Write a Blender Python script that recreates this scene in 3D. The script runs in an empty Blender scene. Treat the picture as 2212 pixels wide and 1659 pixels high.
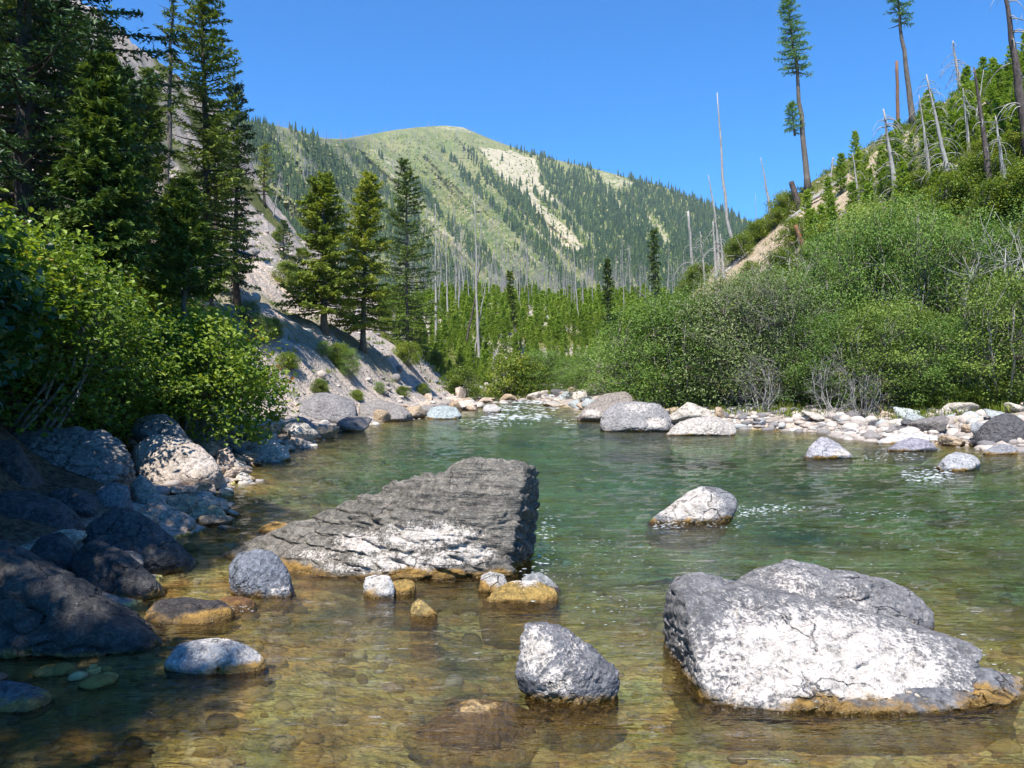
import bpy, bmesh, math, random
import numpy as np
from mathutils import Vector
R = math.radians
scene = bpy.context.scene
col = scene.collection
# ------------------------------------------------------------------ camera, world, sun
FPX, CX, HZ, EYE = 1735.0, 1106.0, 815.0, 1.6      # pixels of a 2212 x 1659 view, eye height in metres
cam = bpy.data.cameras.new("camera"); cam_o = bpy.data.objects.new("camera", cam); col.objects.link(cam_o)
cam_o.location = (0, 0, EYE); cam_o.rotation_euler = (R(90), 0, 0)
cam.sensor_width = 36; cam.lens = 36 * FPX / 2212; cam.shift_y = -14.5 / 2212
cam.clip_start = 0.05; cam.clip_end = 9000
scene.camera = cam_o
SUN_EL = R(58); SUN_AZ = math.atan2(-0.33, -0.94)      # direction towards the sun, clockwise from +Y
scene.view_settings.view_transform = 'Standard'; scene.view_settings.look = 'None'
scene.view_settings.exposure = 0.80; scene.view_settings.gamma = 1.0
w = bpy.data.worlds.new("World"); scene.world = w; w.use_nodes = True
nt = w.node_tree; nt.nodes.clear()
sky = nt.nodes.new('ShaderNodeTexSky'); sky.sky_type = 'NISHITA'; sky.sun_disc = False
sky.sun_elevation = SUN_EL; sky.sun_rotation = SUN_AZ; sky.altitude = 1500; sky.air_density = 1.1; sky.dust_density = 0.3; sky.ozone_density = 3.0
tint = nt.nodes.new('ShaderNodeMix'); tint.data_type = 'RGBA'; tint.blend_type = 'MULTIPLY'; tint.inputs[0].default_value = 1
tint.inputs[7].default_value = (0.26, 0.90, 1.46, 1)
bg = nt.nodes.new('ShaderNodeBackground'); bg.inputs[1].default_value = 0.095
wo = nt.nodes.new('ShaderNodeOutputWorld')
nt.links.new(sky.outputs[0], tint.inputs[6]); nt.links.new(tint.outputs[2], bg.inputs[0]); nt.links.new(bg.outputs[0], wo.inputs[0])
sl = bpy.data.lights.new("sun", 'SUN'); sl.energy = 5.0; sl.angle = R(0.5); sl.color = (1.0, 0.955, 0.88)
so = bpy.data.objects.new("sun", sl); col.objects.link(so)
sdir = Vector((math.sin(SUN_AZ) * math.cos(SUN_EL), math.cos(SUN_AZ) * math.cos(SUN_EL), math.sin(SUN_EL)))
so.rotation_euler = sdir.to_track_quat('Z', 'Y').to_euler(); so.location = (-20, -40, 60)
scene.cycles.max_bounces = 6; scene.cycles.diffuse_bounces = 2; scene.cycles.glossy_bounces = 2
scene.cycles.transmission_bounces = 3; scene.cycles.transparent_max_bounces = 10; scene.cycles.volume_bounces = 0
scene.cycles.caustics_reflective = False; scene.cycles.caustics_refractive = False
scene.cycles.use_denoising = True

# ------------------------------------------------------------------ numeric helpers
def _h(ix, iy, iz, s):
    h = (ix * 374761393 + iy * 668265263 + iz * 2147483647 + s * 974634777) & 0xFFFFFFFF
    h = ((h ^ (h >> 13)) * 1274126177) & 0xFFFFFFFF
    h = (h ^ (h >> 16)) & 0xFFFFFF
    return h / float(0xFFFFFF)
def vnoise(p, seed=0):
    i = np.floor(p).astype(np.int64); f = p - i; f = f * f * (3 - 2 * f)
    r = 0
    for dx in (0, 1):
        wx = f[:, 0] if dx else 1 - f[:, 0]
        for dy in (0, 1):
            wy = f[:, 1] if dy else 1 - f[:, 1]
            for dz in (0, 1):
                wz = f[:, 2] if dz else 1 - f[:, 2]
                r = r + wx * wy * wz * _h(i[:, 0] + dx, i[:, 1] + dy, i[:, 2] + dz, seed)
    return r * 2 - 1
def fbm(p, oct=4, seed=0, gain=0.5):
    a, s, t = 1.0, 0, 0
    for k in range(oct):
        s = s + a * vnoise(p * (2.03 ** k) + 17.3 * k, seed + k); t += a; a *= gain
    return s / t
def n2(x, y, sc, oct=3, seed=0):
    x = np.asarray(x, float); y = np.asarray(y, float)
    x, y = np.broadcast_arrays(x, y)
    sh = x.shape
    return fbm(np.stack([x.ravel() / sc, y.ravel() / sc, np.full(x.size, 3.7)], 1), oct, seed).reshape(sh)
def sstep(a, b, x):
    t = np.clip((x - a) / (b - a), 0, 1); return t * t * (3 - 2 * t)
def px(u, v, d):                       # the place seen in direction (u, v) at distance d along the view
    return np.array([(u - CX) / FPX * d, d, EYE - (v - HZ) / FPX * d])
def inpoly(u, v, poly):
    u = np.asarray(u); v = np.asarray(v); c = np.zeros(u.shape, bool); n = len(poly)
    for i in range(n):
        x0, y0 = poly[i]; x1, y1 = poly[(i + 1) % n]
        if y0 == y1: continue
        c ^= ((y0 > v) != (y1 > v)) & (u < (x1 - x0) * (v - y0) / (y1 - y0) + x0)
    return c

# ------------------------------------------------------------------ terrain
LY = [-5, 2, 4.75, 7.2, 9.5, 11.3, 15, 18.5, 23, 27.8, 30.8, 39.6, 48.7, 58, 75, 110, 200, 400]
LX = [-4.4, -3.5, -2.75, -2.95, -3.6, -4.15, -4.95, -5.0, -5.4, -5.0, -3.9, -2.4, -1.8, -3.5, -2.5, 0, -75, -240]
RY = [-5, 12, 17.3, 19, 20.5, 23.0, 24.4, 25.2, 26, 30.8, 42.7, 50, 58, 75]
RX = [15, 12.6, 11.2, 10.2, 9.4, 9.2, 8.5, 6.8, 4.5, 3.4, 3.0, 2.8, 1.5, 1.0]
HY = [-5, 17, 22, 26, 32, 43, 60, 61, 100, 400]
HX = [24, 19, 16, 13.2, 10, 6.8, 4, 4.4, 31, 240]
def lshore(y): y = np.asarray(y, float); return np.interp(y, LY, LX) + .13 * np.sin(y * 2.1 + 1) + .09 * np.sin(y * 4.7) + .05 * np.sin(y * 9.1)
def rshore(y): y = np.asarray(y, float); return np.interp(y, RY, RX) + .2 * np.sin(y * 1.7) + .12 * np.sin(y * 4.1 + 2)
TL = ([0, .3, 1, 2, 3, 4.2, 10, 17, 23, 29, 34, 36, 40, 48, 57, 80, 150, 300], [0, .08, .22, .50, 1.25, 2.6, 6.3, 11, 15.7, 21, 28, 32.5, 38.5, 42, 46.5, 58, 90, 150])
TR = ([-3, 0, 3, 5, 9.6, 13, 16.5, 20, 25, 34, 60, 100, 300], [0, .25, 1.4, 3, 7.8, 11.1, 14, 16.3, 19.6, 24.6, 38, 60, 140])
def G(x, y, rough=True):
    x = np.asarray(x, float); y = np.asarray(y, float)
    xl, xr, xh = lshore(y), rshore(y), np.interp(y, HY, HX)
    tl, tr = xl - x, x - xr
    dm = np.interp(y, [0, 4, 6, 8, 11, 16, 26, 34, 45, 60, 66], [.20, .22, .32, .60, .95, 1.1, .95, .5, .35, .3, .1])
    t = np.minimum(-tl, -tr)
    bed = -dm * sstep(0, 3.2, t) - 0.03 + 0.10 * n2(x, y, 1.1, 3, 5) * sstep(0, .8, t)
    left = np.interp(tl, *TL) * np.interp(y, [0, 5, 12], [.8, .85, 1])
    bar = np.interp(tr, [0, .5, 2, 5, 8], [0, .10, .28, .55, .7])
    hill = np.interp(x - xh, *TR)
    land = np.maximum(np.maximum(np.where(tl > 0, left, 0), np.where(tr > 0, bar + hill, 0)), 0)
    if rough:
        land = land + sstep(.5, 6, land) * (np.where(tl > 0, .55 * n2(x / 6., y / 1.3, 1, 3, 14) + .30 * np.clip(n2(x / 1.6, y / 1.1, 1, 3, 15) * 3, -.6, 1), 0) + 0.5 * n2(x, y, 5, 4, 11) + 0.16 * n2(x, y, .8, 3, 12)) + sstep(0, .5, land) * .08 * n2(x, y, .45, 3, 13)
    z = np.where(t > 0, bed, land)
    fl = np.interp(y, [60, 63, 68, 76, 100, 130, 165, 240, 420], [-1, .35, 1.0, 2.4, 8.2, 13.6, 14.6, 6, -10]) + (0.5 * n2(x, y, 9, 3, 21) * sstep(64, 80, y) if rough else 0)
    z = np.maximum(z, np.where(y > 60, fl, -9))
    return z
_ds = np.concatenate([np.arange(1.5, 40, .04), np.arange(40, 260, .25)])
def hit(u, v, water=True):             # where the line of sight through (u, v) meets the land or the water
    X = (u - CX) / FPX * _ds; Z = EYE - (v - HZ) / FPX * _ds
    g = G(X, _ds)
    if water: g = np.maximum(g, 0)
    k = np.nonzero(Z <= g)[0]
    i = k[0] if len(k) else len(_ds) - 1
    return np.array([X[i], _ds[i], g[i]])

# ------------------------------------------------------------------ object helpers
def arrmesh(name, V, F, attrs=None, smooth=True):
    me = bpy.data.meshes.new(name)
    V = np.asarray(V, np.float32); me.vertices.add(len(V)); me.vertices.foreach_set('co', V.ravel())
    if not isinstance(F, (list, tuple)): F = [F]
    F = [np.asarray(f, np.int32) for f in F if len(f)]
    tot = sum(f.size for f in F); n = sum(len(f) for f in F)
    me.loops.add(tot); me.loops.foreach_set('vertex_index', np.concatenate([f.ravel() for f in F]))
    starts, sizes, o = [], [], 0
    for f in F:
        k = f.shape[1]; starts.append(o + np.arange(len(f)) * k); sizes.append(np.full(len(f), k)); o += f.size
    me.polygons.add(n); me.polygons.foreach_set('loop_start', np.concatenate(starts).astype(np.int32))
    me.polygons.foreach_set('use_smooth', np.full(n, smooth))
    for a, val in (attrs or {}).items():
        val = np.asarray(val, np.float32)
        if val.ndim == 1:
            at = me.attributes.new(a, 'FLOAT', 'POINT'); at.data.foreach_set('value', val)
        else:
            at = me.attributes.new(a, 'FLOAT_VECTOR', 'POINT'); at.data.foreach_set('vector', val.ravel())
    me.update(calc_edges=True); me.validate()
    return me
def tag(o, label=None, cat=None, group=None, kind=None):
    if label: o['label'] = label
    if cat: o['category'] = cat
    if group: o['group'] = group
    if kind: o['kind'] = kind
    return o
def link(name, me, mat=None, parent=None):
    o = bpy.data.objects.new(name, me); col.objects.link(o)
    if mat and not me.materials: me.materials.append(mat)
    if parent: o.parent = parent
    return o
def empty(name, loc, label, cat, group=None, rz=0, s=1):
    o = bpy.data.objects.new(name, None); col.objects.link(o); o.location = loc
    o.rotation_euler = (0, 0, rz); o.scale = (s, s, s) if np.isscalar(s) else s; o.empty_display_size = .3
    return tag(o, label, cat, group)
def copy_tree(o, loc, rz, s, label=None, group=None, tilt=(0, 0)):
    c = o.copy(); col.objects.link(c)
    for ch in o.children:
        k = ch.copy(); col.objects.link(k); k.parent = c
    c.location = loc; c.rotation_euler = (tilt[0], tilt[1], rz); c.scale = (s, s, s) if np.isscalar(s) else s
    if label: c['label'] = label
    if group: c['group'] = group
    return c
class MB:
    def __init__(s): s.V, s.T, s.Q, s.A, s.n = [], [], [], [], 0
    def add(s, V, T=None, Q=None, a=None):
        V = np.asarray(V, float)
        s.V.append(V)
        if T is not None and len(T): s.T.append(np.asarray(T) + s.n)
        if Q is not None and len(Q): s.Q.append(np.asarray(Q) + s.n)
        s.A.append(np.full(len(V), 0.5) if a is None else (np.full(len(V), a) if np.isscalar(a) else a)); s.n += len(V)
    def mesh(s, name, smooth=True):
        F = []
        if s.T: F.append(np.concatenate(s.T))
        if s.Q: F.append(np.concatenate(s.Q))
        return arrmesh(name, np.concatenate(s.V), F, {'rnd': np.concatenate(s.A)}, smooth)
def tube(mb, P, r, k=6, a=.5):
    P = np.asarray(P, float); n = len(P); r = np.broadcast_to(r, n)
    D = np.gradient(P, axis=0); D /= np.linalg.norm(D, axis=1)[:, None] + 1e-9
    ref = np.array([0, 0, 1.]) if abs(D[:, 2]).mean() < .8 else np.array([1., 0, 0])
    A = np.cross(D, ref); A /= np.linalg.norm(A, axis=1)[:, None] + 1e-9; B = np.cross(D, A)
    th = np.arange(k) * 2 * math.pi / k
    V = P[:, None] + r[:, None, None] * (np.cos(th)[None, :, None] * A[:, None] + np.sin(th)[None, :, None] * B[:, None])
    i = np.arange(n - 1)[:, None] * k; j = np.arange(k)[None]; j2 = (j + 1) % k
    Q = np.stack([i + j, i + j2, i + k + j2, i + k + j], -1).reshape(-1, 4)
    V = V.reshape(-1, 3)
    c = len(V); V = np.vstack([V, P[-1:], P[:1]])
    T = np.stack([(n - 1) * k + np.arange(k), (n - 1) * k + (np.arange(k) + 1) % k, np.full(k, c)], 1)
    T2 = np.stack([(np.arange(k) + 1) % k, np.arange(k), np.full(k, c + 1)], 1)
    mb.add(V, np.vstack([T, T2]), Q, a)
def blades(mb, C, D, N, L, W, a):      # many small leaves: centres, directions, normals, lengths, widths, tints
    D = D / (np.linalg.norm(D, axis=1)[:, None] + 1e-9); S = np.cross(D, N); S /= np.linalg.norm(S, axis=1)[:, None] + 1e-9
    L = np.asarray(L)[:, None]; W = np.asarray(W)[:, None]
    Nn = np.cross(S, D)
    V = np.stack([C - D * L * .5, C + S * W * .5 - D * L * .06 + Nn * W * .15, C + D * L * .5, C - S * W * .5 - D * L * .06 + Nn * W * .15], 1).reshape(-1, 3)
    n = len(C); i = np.arange(n)[:, None] * 4
    mb.add(V, None, i + np.arange(4)[None], np.repeat(a, 4))

def leaves(mb, C, D, N, L, W, a):      # broad six-cornered leaves, folded along the midrib
    D = D / (np.linalg.norm(D, axis=1)[:, None] + 1e-9); S = np.cross(D, N); S /= np.linalg.norm(S, axis=1)[:, None] + 1e-9
    L = np.asarray(L)[:, None]; W = np.asarray(W)[:, None]; Nn = np.cross(S, D)
    p = lambda l, w_, u_: C + D * L * l + S * W * w_ + Nn * W * u_
    V = np.stack([p(-.5, 0, 0), p(-.18, .5, .16), p(.2, .36, .12), p(.5, 0, -.12), p(.2, -.36, .12), p(-.18, -.5, .16)], 1).reshape(-1, 3)
    i = np.arange(len(C))[:, None] * 6
    mb.add(V, None, np.concatenate([i + np.array([[0, 1, 2, 3]]), i + np.array([[0, 3, 4, 5]])]), np.repeat(a, 6))

# ------------------------------------------------------------------ materials
def mat(name):
    m = bpy.data.materials.new(name); m.use_nodes = True; t = m.node_tree; t.nodes.clear()
    out = t.nodes.new('ShaderNodeOutputMaterial'); return m, t, out
class NT:
    def __init__(s, t): s.t = t
    def n(s, typ, **k):
        nd = s.t.nodes.new(typ)
        for a, b in k.items(): setattr(nd, a, b)
        return nd
    def put(s, sock, v):
        if v is None: return
        if hasattr(v, 'links') or isinstance(v, bpy.types.NodeSocket): s.t.links.new(v, sock)
        else: sock.default_value = v
    def mix(s, f, a, b, mode='MIX'):
        nd = s.n('ShaderNodeMix', data_type='RGBA', blend_type=mode)
        s.put(nd.inputs[0], f); s.put(nd.inputs[6], a); s.put(nd.inputs[7], b); return nd.outputs[2]
    def math(s, op, a, b=None, c=None):
        nd = s.n('ShaderNodeMath', operation=op); s.put(nd.inputs[0], a)
        if b is not None: s.put(nd.inputs[1], b)
        if c is not None: s.put(nd.inputs[2], c)
        return nd.outputs[0]
    def noise(s, vec, scale, detail=4, rough=.55):
        nd = s.n('ShaderNodeTexNoise'); s.put(nd.inputs['Vector'], vec); nd.inputs['Scale'].default_value = scale
        nd.inputs['Detail'].default_value = detail; nd.inputs['Roughness'].default_value = rough; return nd.outputs[0]
    def voro(s, vec, scale, feature='F1'):
        nd = s.n('ShaderNodeTexVoronoi', feature=feature); s.put(nd.inputs['Vector'], vec); nd.inputs['Scale'].default_value = scale
        return nd
    def rng(s, v, a, b, c=0., d=1., smooth=False):
        nd = s.n('ShaderNodeMapRange'); nd.interpolation_type = 'SMOOTHSTEP' if smooth else 'LINEAR'
        s.put(nd.inputs[0], v)
        for k, q in zip((1, 2, 3, 4), (a, b, c, d)): nd.inputs[k].default_value = q
        return nd.outputs[0]
    def ramp(s, v, stops):
        nd = s.n('ShaderNodeValToRGB'); s.put(nd.inputs[0], v); e = nd.color_ramp.elements
        while len(e) < len(stops): e.new(.5)
        for q, (p, c) in zip(e, stops): q.position = p; q.color = (*c, 1)
        return nd.outputs[0]
    def attr(s, name): return s.n('ShaderNodeAttribute', attribute_name=name)
    def mapping(s, vec, sc=(1, 1, 1), rot=(0, 0, 0)):
        nd = s.n('ShaderNodeMapping'); s.put(nd.inputs[0], vec); nd.inputs['Scale'].default_value = sc; nd.inputs['Rotation'].default_value = rot
        return nd.outputs[0]
    def bump(s, h, strength, dist, normal=None):
        nd = s.n('ShaderNodeBump'); s.put(nd.inputs['Height'], h); nd.inputs['Strength'].default_value = strength
        nd.inputs['Distance'].default_value = dist
        if normal is not None: s.put(nd.inputs['Normal'], normal)
        return nd.outputs[0]
    def pbsdf(s, colr, rough=.8, normal=None, spec=.3):
        nd = s.n('ShaderNodeBsdfPrincipled'); s.put(nd.inputs['Base Color'], colr); s.put(nd.inputs['Roughness'], rough)
        s.put(nd.inputs['Specular IOR Level'], spec)
        if normal is not None: s.put(nd.inputs['Normal'], normal)
        return nd.outputs[0]
def rgb(*c): return (*c, 1)

def rock_mat(name, strata=0.0, rot=(0, 0, 0), dark=1.0, ochre=(.30, .175, .045)):
    m, t, out = mat(name); N = NT(t)
    geo = N.n('ShaderNodeNewGeometry'); oi = N.n('ShaderNodeObjectInfo'); tc = N.n('ShaderNodeTexCoord')
    pos = geo.outputs['Position']
    seedv = N.n('ShaderNodeVectorMath', operation='MULTIPLY_ADD'); N.put(seedv.inputs[0], oi.outputs['Random']); seedv.inputs[1].default_value = (31, 17, 53); N.put(seedv.inputs[2], pos)
    p = seedv.outputs[0]
    n1 = N.noise(p, 2.2, 5, .65); n3 = N.noise(p, 14, 5, .7); nf = N.noise(p, 60, 3, .6)
    base = N.mix(N.rng(n1, .35, .65), N.mix(1, oi.outputs['Color'], rgb(.55, .55, .56), 'MULTIPLY'), oi.outputs['Color'])
    base = N.mix(N.rng(n3, .50, .38, 0, .7), base, N.mix(1, oi.outputs['Color'], rgb(.38, .37, .36), 'MULTIPLY')); base = N.mix(N.rng(N.noise(p, 32, 4, .75), .52, .62, 0, .55), base, N.mix(1, oi.outputs['Color'], rgb(1.9, 1.8, 1.65), 'MULTIPLY'))
    base = N.mix(N.rng(n3, .50, .68, 0, .5), base, N.mix(1, oi.outputs['Color'], rgb(1.7, 1.62, 1.5), 'MULTIPLY'))
    speck = N.rng(nf, .60, .68, 0, .6)
    base = N.mix(speck, base, rgb(.34, .33, .31)) if dark < .9 else base
    if strata > 0:
        sm = N.mapping(pos, (1.2, 1.2, 13), rot); sn = N.noise(sm, 1.6, 5, .6)
        base = N.mix(N.rng(sn, .34, .46, .6, 0), base, rgb(.04, .037, .034))
    dv = N.n('ShaderNodeVectorMath', operation='MULTIPLY_ADD'); nz = N.n('ShaderNodeTexNoise'); N.put(nz.inputs['Vector'], p); nz.inputs['Scale'].default_value = 3.; nz.inputs['Detail'].default_value = 4
    N.put(dv.inputs[0], nz.outputs['Color']); dv.inputs[1].default_value = (.5, .5, .5); N.put(dv.inputs[2], p)
    ve = N.voro(N.mapping(dv.outputs[0], (1, 1, 1.7), (R(20), R(-25), 0)), 1.5, 'DISTANCE_TO_EDGE'); ck = N.math('MULTIPLY', N.rng(ve.outputs['Distance'], .0, .014, 1, 0), N.rng(n1, .50, .58))
    wa = N.attr('white').outputs['Fac']
    wf = N.rng(N.math('ADD', wa, N.math('ADD', N.math('MULTIPLY', N.math('SUBTRACT', n3, .5), 1.3), N.math('MULTIPLY', N.math('SUBTRACT', nf, .5), 1.6))), .34, .66)
    base = N.mix(wf, base, N.mix(N.rng(n3, .34, .56), N.mix(N.rng(nf, .40, .56), rgb(.13, .115, .105), rgb(.38, .335, .295)), rgb(.58, .52, .465)))
    base = N.mix(N.math('MULTIPLY', ck, .6), base, rgb(.03, .027, .025))
    # waterline: algae band, then wet
    sp = N.n('ShaderNodeSeparateXYZ'); N.put(sp.inputs[0], pos)
    zz = N.math('ADD', sp.outputs[2], N.math('MULTIPLY', N.math('SUBTRACT', n1, .5), -.34))
    zz = N.math('ADD', zz, N.math('MULTIPLY', N.math('SUBTRACT', n3, .5), -.05))
    oc = N.rng(zz, .0, .05, 1, 0, True)
    base = N.mix(oc, base, N.mix(N.rng(n3, .35, .65), rgb(*[c * .4 for c in ochre]), rgb(*[c * 1.25 for c in ochre])))
    wet = N.rng(sp.outputs[2], .008, .035, 1, 0)
    base = N.mix(N.math('MULTIPLY', wet, .38), base, rgb(.03, .022, .01))
    b = N.bump(n1, .5, .12); b = N.bump(n3, .9, .05, b); b = N.bump(nf, .8, .012, b); b = N.bump(ck, -1.0, .05, b) if False else N.bump(N.math('SUBTRACT', 1, ck), .9, .05, b)
    if strata > 0: b = N.bump(sn, .9, .05 * strata, b)
    N.put(out.inputs[0], N.pbsdf(base, N.rng(wet, 0, 1, .85, .22), b, .35)); return m
def leaf_mat(name, stops, transl=.35, rough=.45, gl=.3):
    m, t, out = mat(name); N = NT(t)
    r = N.attr('rnd').outputs['Fac']; oi = N.n('ShaderNodeObjectInfo')
    f = N.math('ADD', N.math('MULTIPLY', r, .8), N.math('MULTIPLY', N.math('SUBTRACT', oi.outputs['Random'], .3), .36))
    c = N.ramp(f, stops)
    b = N.pbsdf(c, rough, None, gl)
    tr = N.n('ShaderNodeBsdfTranslucent'); N.put(tr.inputs[0], N.mix(1, c, rgb(1.5, 1.45, .6), 'MULTIPLY'))
    mx = N.n('ShaderNodeMixShader'); mx.inputs[0].default_value = transl; N.put(mx.inputs[1], b); N.put(mx.inputs[2], tr.outputs[0])
    N.put(out.inputs[0], mx.outputs[0]); return m
def bark_mat(name, c1, c2, sc=9):
    m, t, out = mat(name); N = NT(t); tc = N.n('ShaderNodeNewGeometry'); oi = N.n('ShaderNodeObjectInfo')
    v = N.mapping(tc.outputs['Position'], (1, 1, .25)); n = N.noise(v, sc, 4, .7)
    v2 = N.mapping(tc.outputs['Position'], (3, 3, .8)); nn = N.noise(v2, sc, 3, .7)
    c = N.mix(N.rng(n, .35, .65), rgb(*c1), rgb(*c2)); c = N.mix(N.rng(nn, .5, .7, 0, .6), c, rgb(c1[0] * .4, c1[1] * .4, c1[2] * .4))
    N.put(out.inputs[0], N.pbsdf(c, .85, N.bump(nn, .8, .03), .15)); return m
M = {}
M['rock'] = rock_mat('weathered_rock'); M['strata'] = rock_mat('layered_rock', 1.0, (0, R(-14), R(4)), .8)
M['fir'] = leaf_mat('fir_needles', [(0, (.025, .05, .015)), (.45, (.075, .13, .028)), (.8, (.17, .22, .04)), (1, (.27, .30, .07))], .2, .55, .15)
M['firy'] = leaf_mat('golden_fir_needles', [(0, (.045, .08, .016)), (.4, (.135, .19, .03)), (.8, (.28, .32, .05)), (1, (.38, .39, .08))], .28, .55, .15)
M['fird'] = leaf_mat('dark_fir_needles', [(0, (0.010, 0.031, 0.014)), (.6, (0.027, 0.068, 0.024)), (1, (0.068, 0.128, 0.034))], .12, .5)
M['pine'] = leaf_mat('young_pine_needles', [(0, (.065, .125, .02)), (.45, (.19, .30, .045)), (1, (.36, .45, .09))], .35, .6, .1)
M['larch'] = leaf_mat('larch_needles', [(0, (0.045, 0.120, 0.045)), (.5, (0.105, 0.225, 0.075)), (1, (0.210, 0.330, 0.105))], .3, .5)
M['maple'] = leaf_mat('maple_leaves', [(0, (.03, .06, .01)), (.40, (.13, .21, .024)), (.75, (.29, .37, .045)), (.93, (.42, .43, .08)), (.965, (.42, .15, .04)), (1, (.46, .34, .08))], .38, .45, .3)
M['alder'] = leaf_mat('alder_leaves', [(0, (.04, .085, .02)), (.45, (.125, .215, .042)), (.85, (.24, .34, .08)), (1, (.38, .43, .17))], .32, .55, .2)
M['aldero'] = leaf_mat('olive_alder_leaves', [(0, (.05, .085, .02)), (.45, (.18, .26, .05)), (.85, (.32, .39, .09)), (1, (.43, .46, .18))], .32, .55, .2)
M['aldery'] = leaf_mat('yellow_green_leaves', [(0, (0.046, 0.086, 0.011)), (.5, (0.138, 0.201, 0.016)), (.85, (0.276, 0.310, 0.029)), (1, (0.391, 0.368, 0.057))], .35, .45, .35)
M['willow'] = leaf_mat('grey_willow_leaves', [(0, (.06, .09, .03)), (.5, (.16, .22, .07)), (1, (.30, .35, .15))], .3, .5)
M['shadeleaf'] = leaf_mat('shade_darkened_leaves', [(0, (0.008, 0.028, 0.007)), (.6, (0.028, 0.077, 0.014)), (1, (0.084, 0.168, 0.028))], .3, .35, .5)  # leaf colour darkened to carry the shade at the left edge
M['grass'] = leaf_mat('grass_blades', [(0, (.05, .09, .012)), (.5, (.12, .17, .02)), (.85, (.25, .26, .06)), (1, (.42, .36, .18))], .3, .6, .1)
M['bark'] = bark_mat('grey_brown_bark', (.10, .085, .07), (.20, .175, .15))
M['barkd'] = bark_mat('dark_bark', (.045, .036, .03), (.10, .08, .066))
M['silver'] = bark_mat('weathered_silver_wood', (.25, .235, .215), (.44, .42, .39))
M['greywood'] = bark_mat('grey_burned_wood', (.22, .21, .20), (.40, .38, .36))
M['char'] = bark_mat('charred_bark', (.05, .04, .036), (.15, .12, .11))
M['rust'] = bark_mat('burned_orange_wood', (.30, .14, .06), (.12, .09, .08))
M['twig'] = bark_mat('pale_twig', (.20, .18, .15), (.34, .31, .27))

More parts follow.
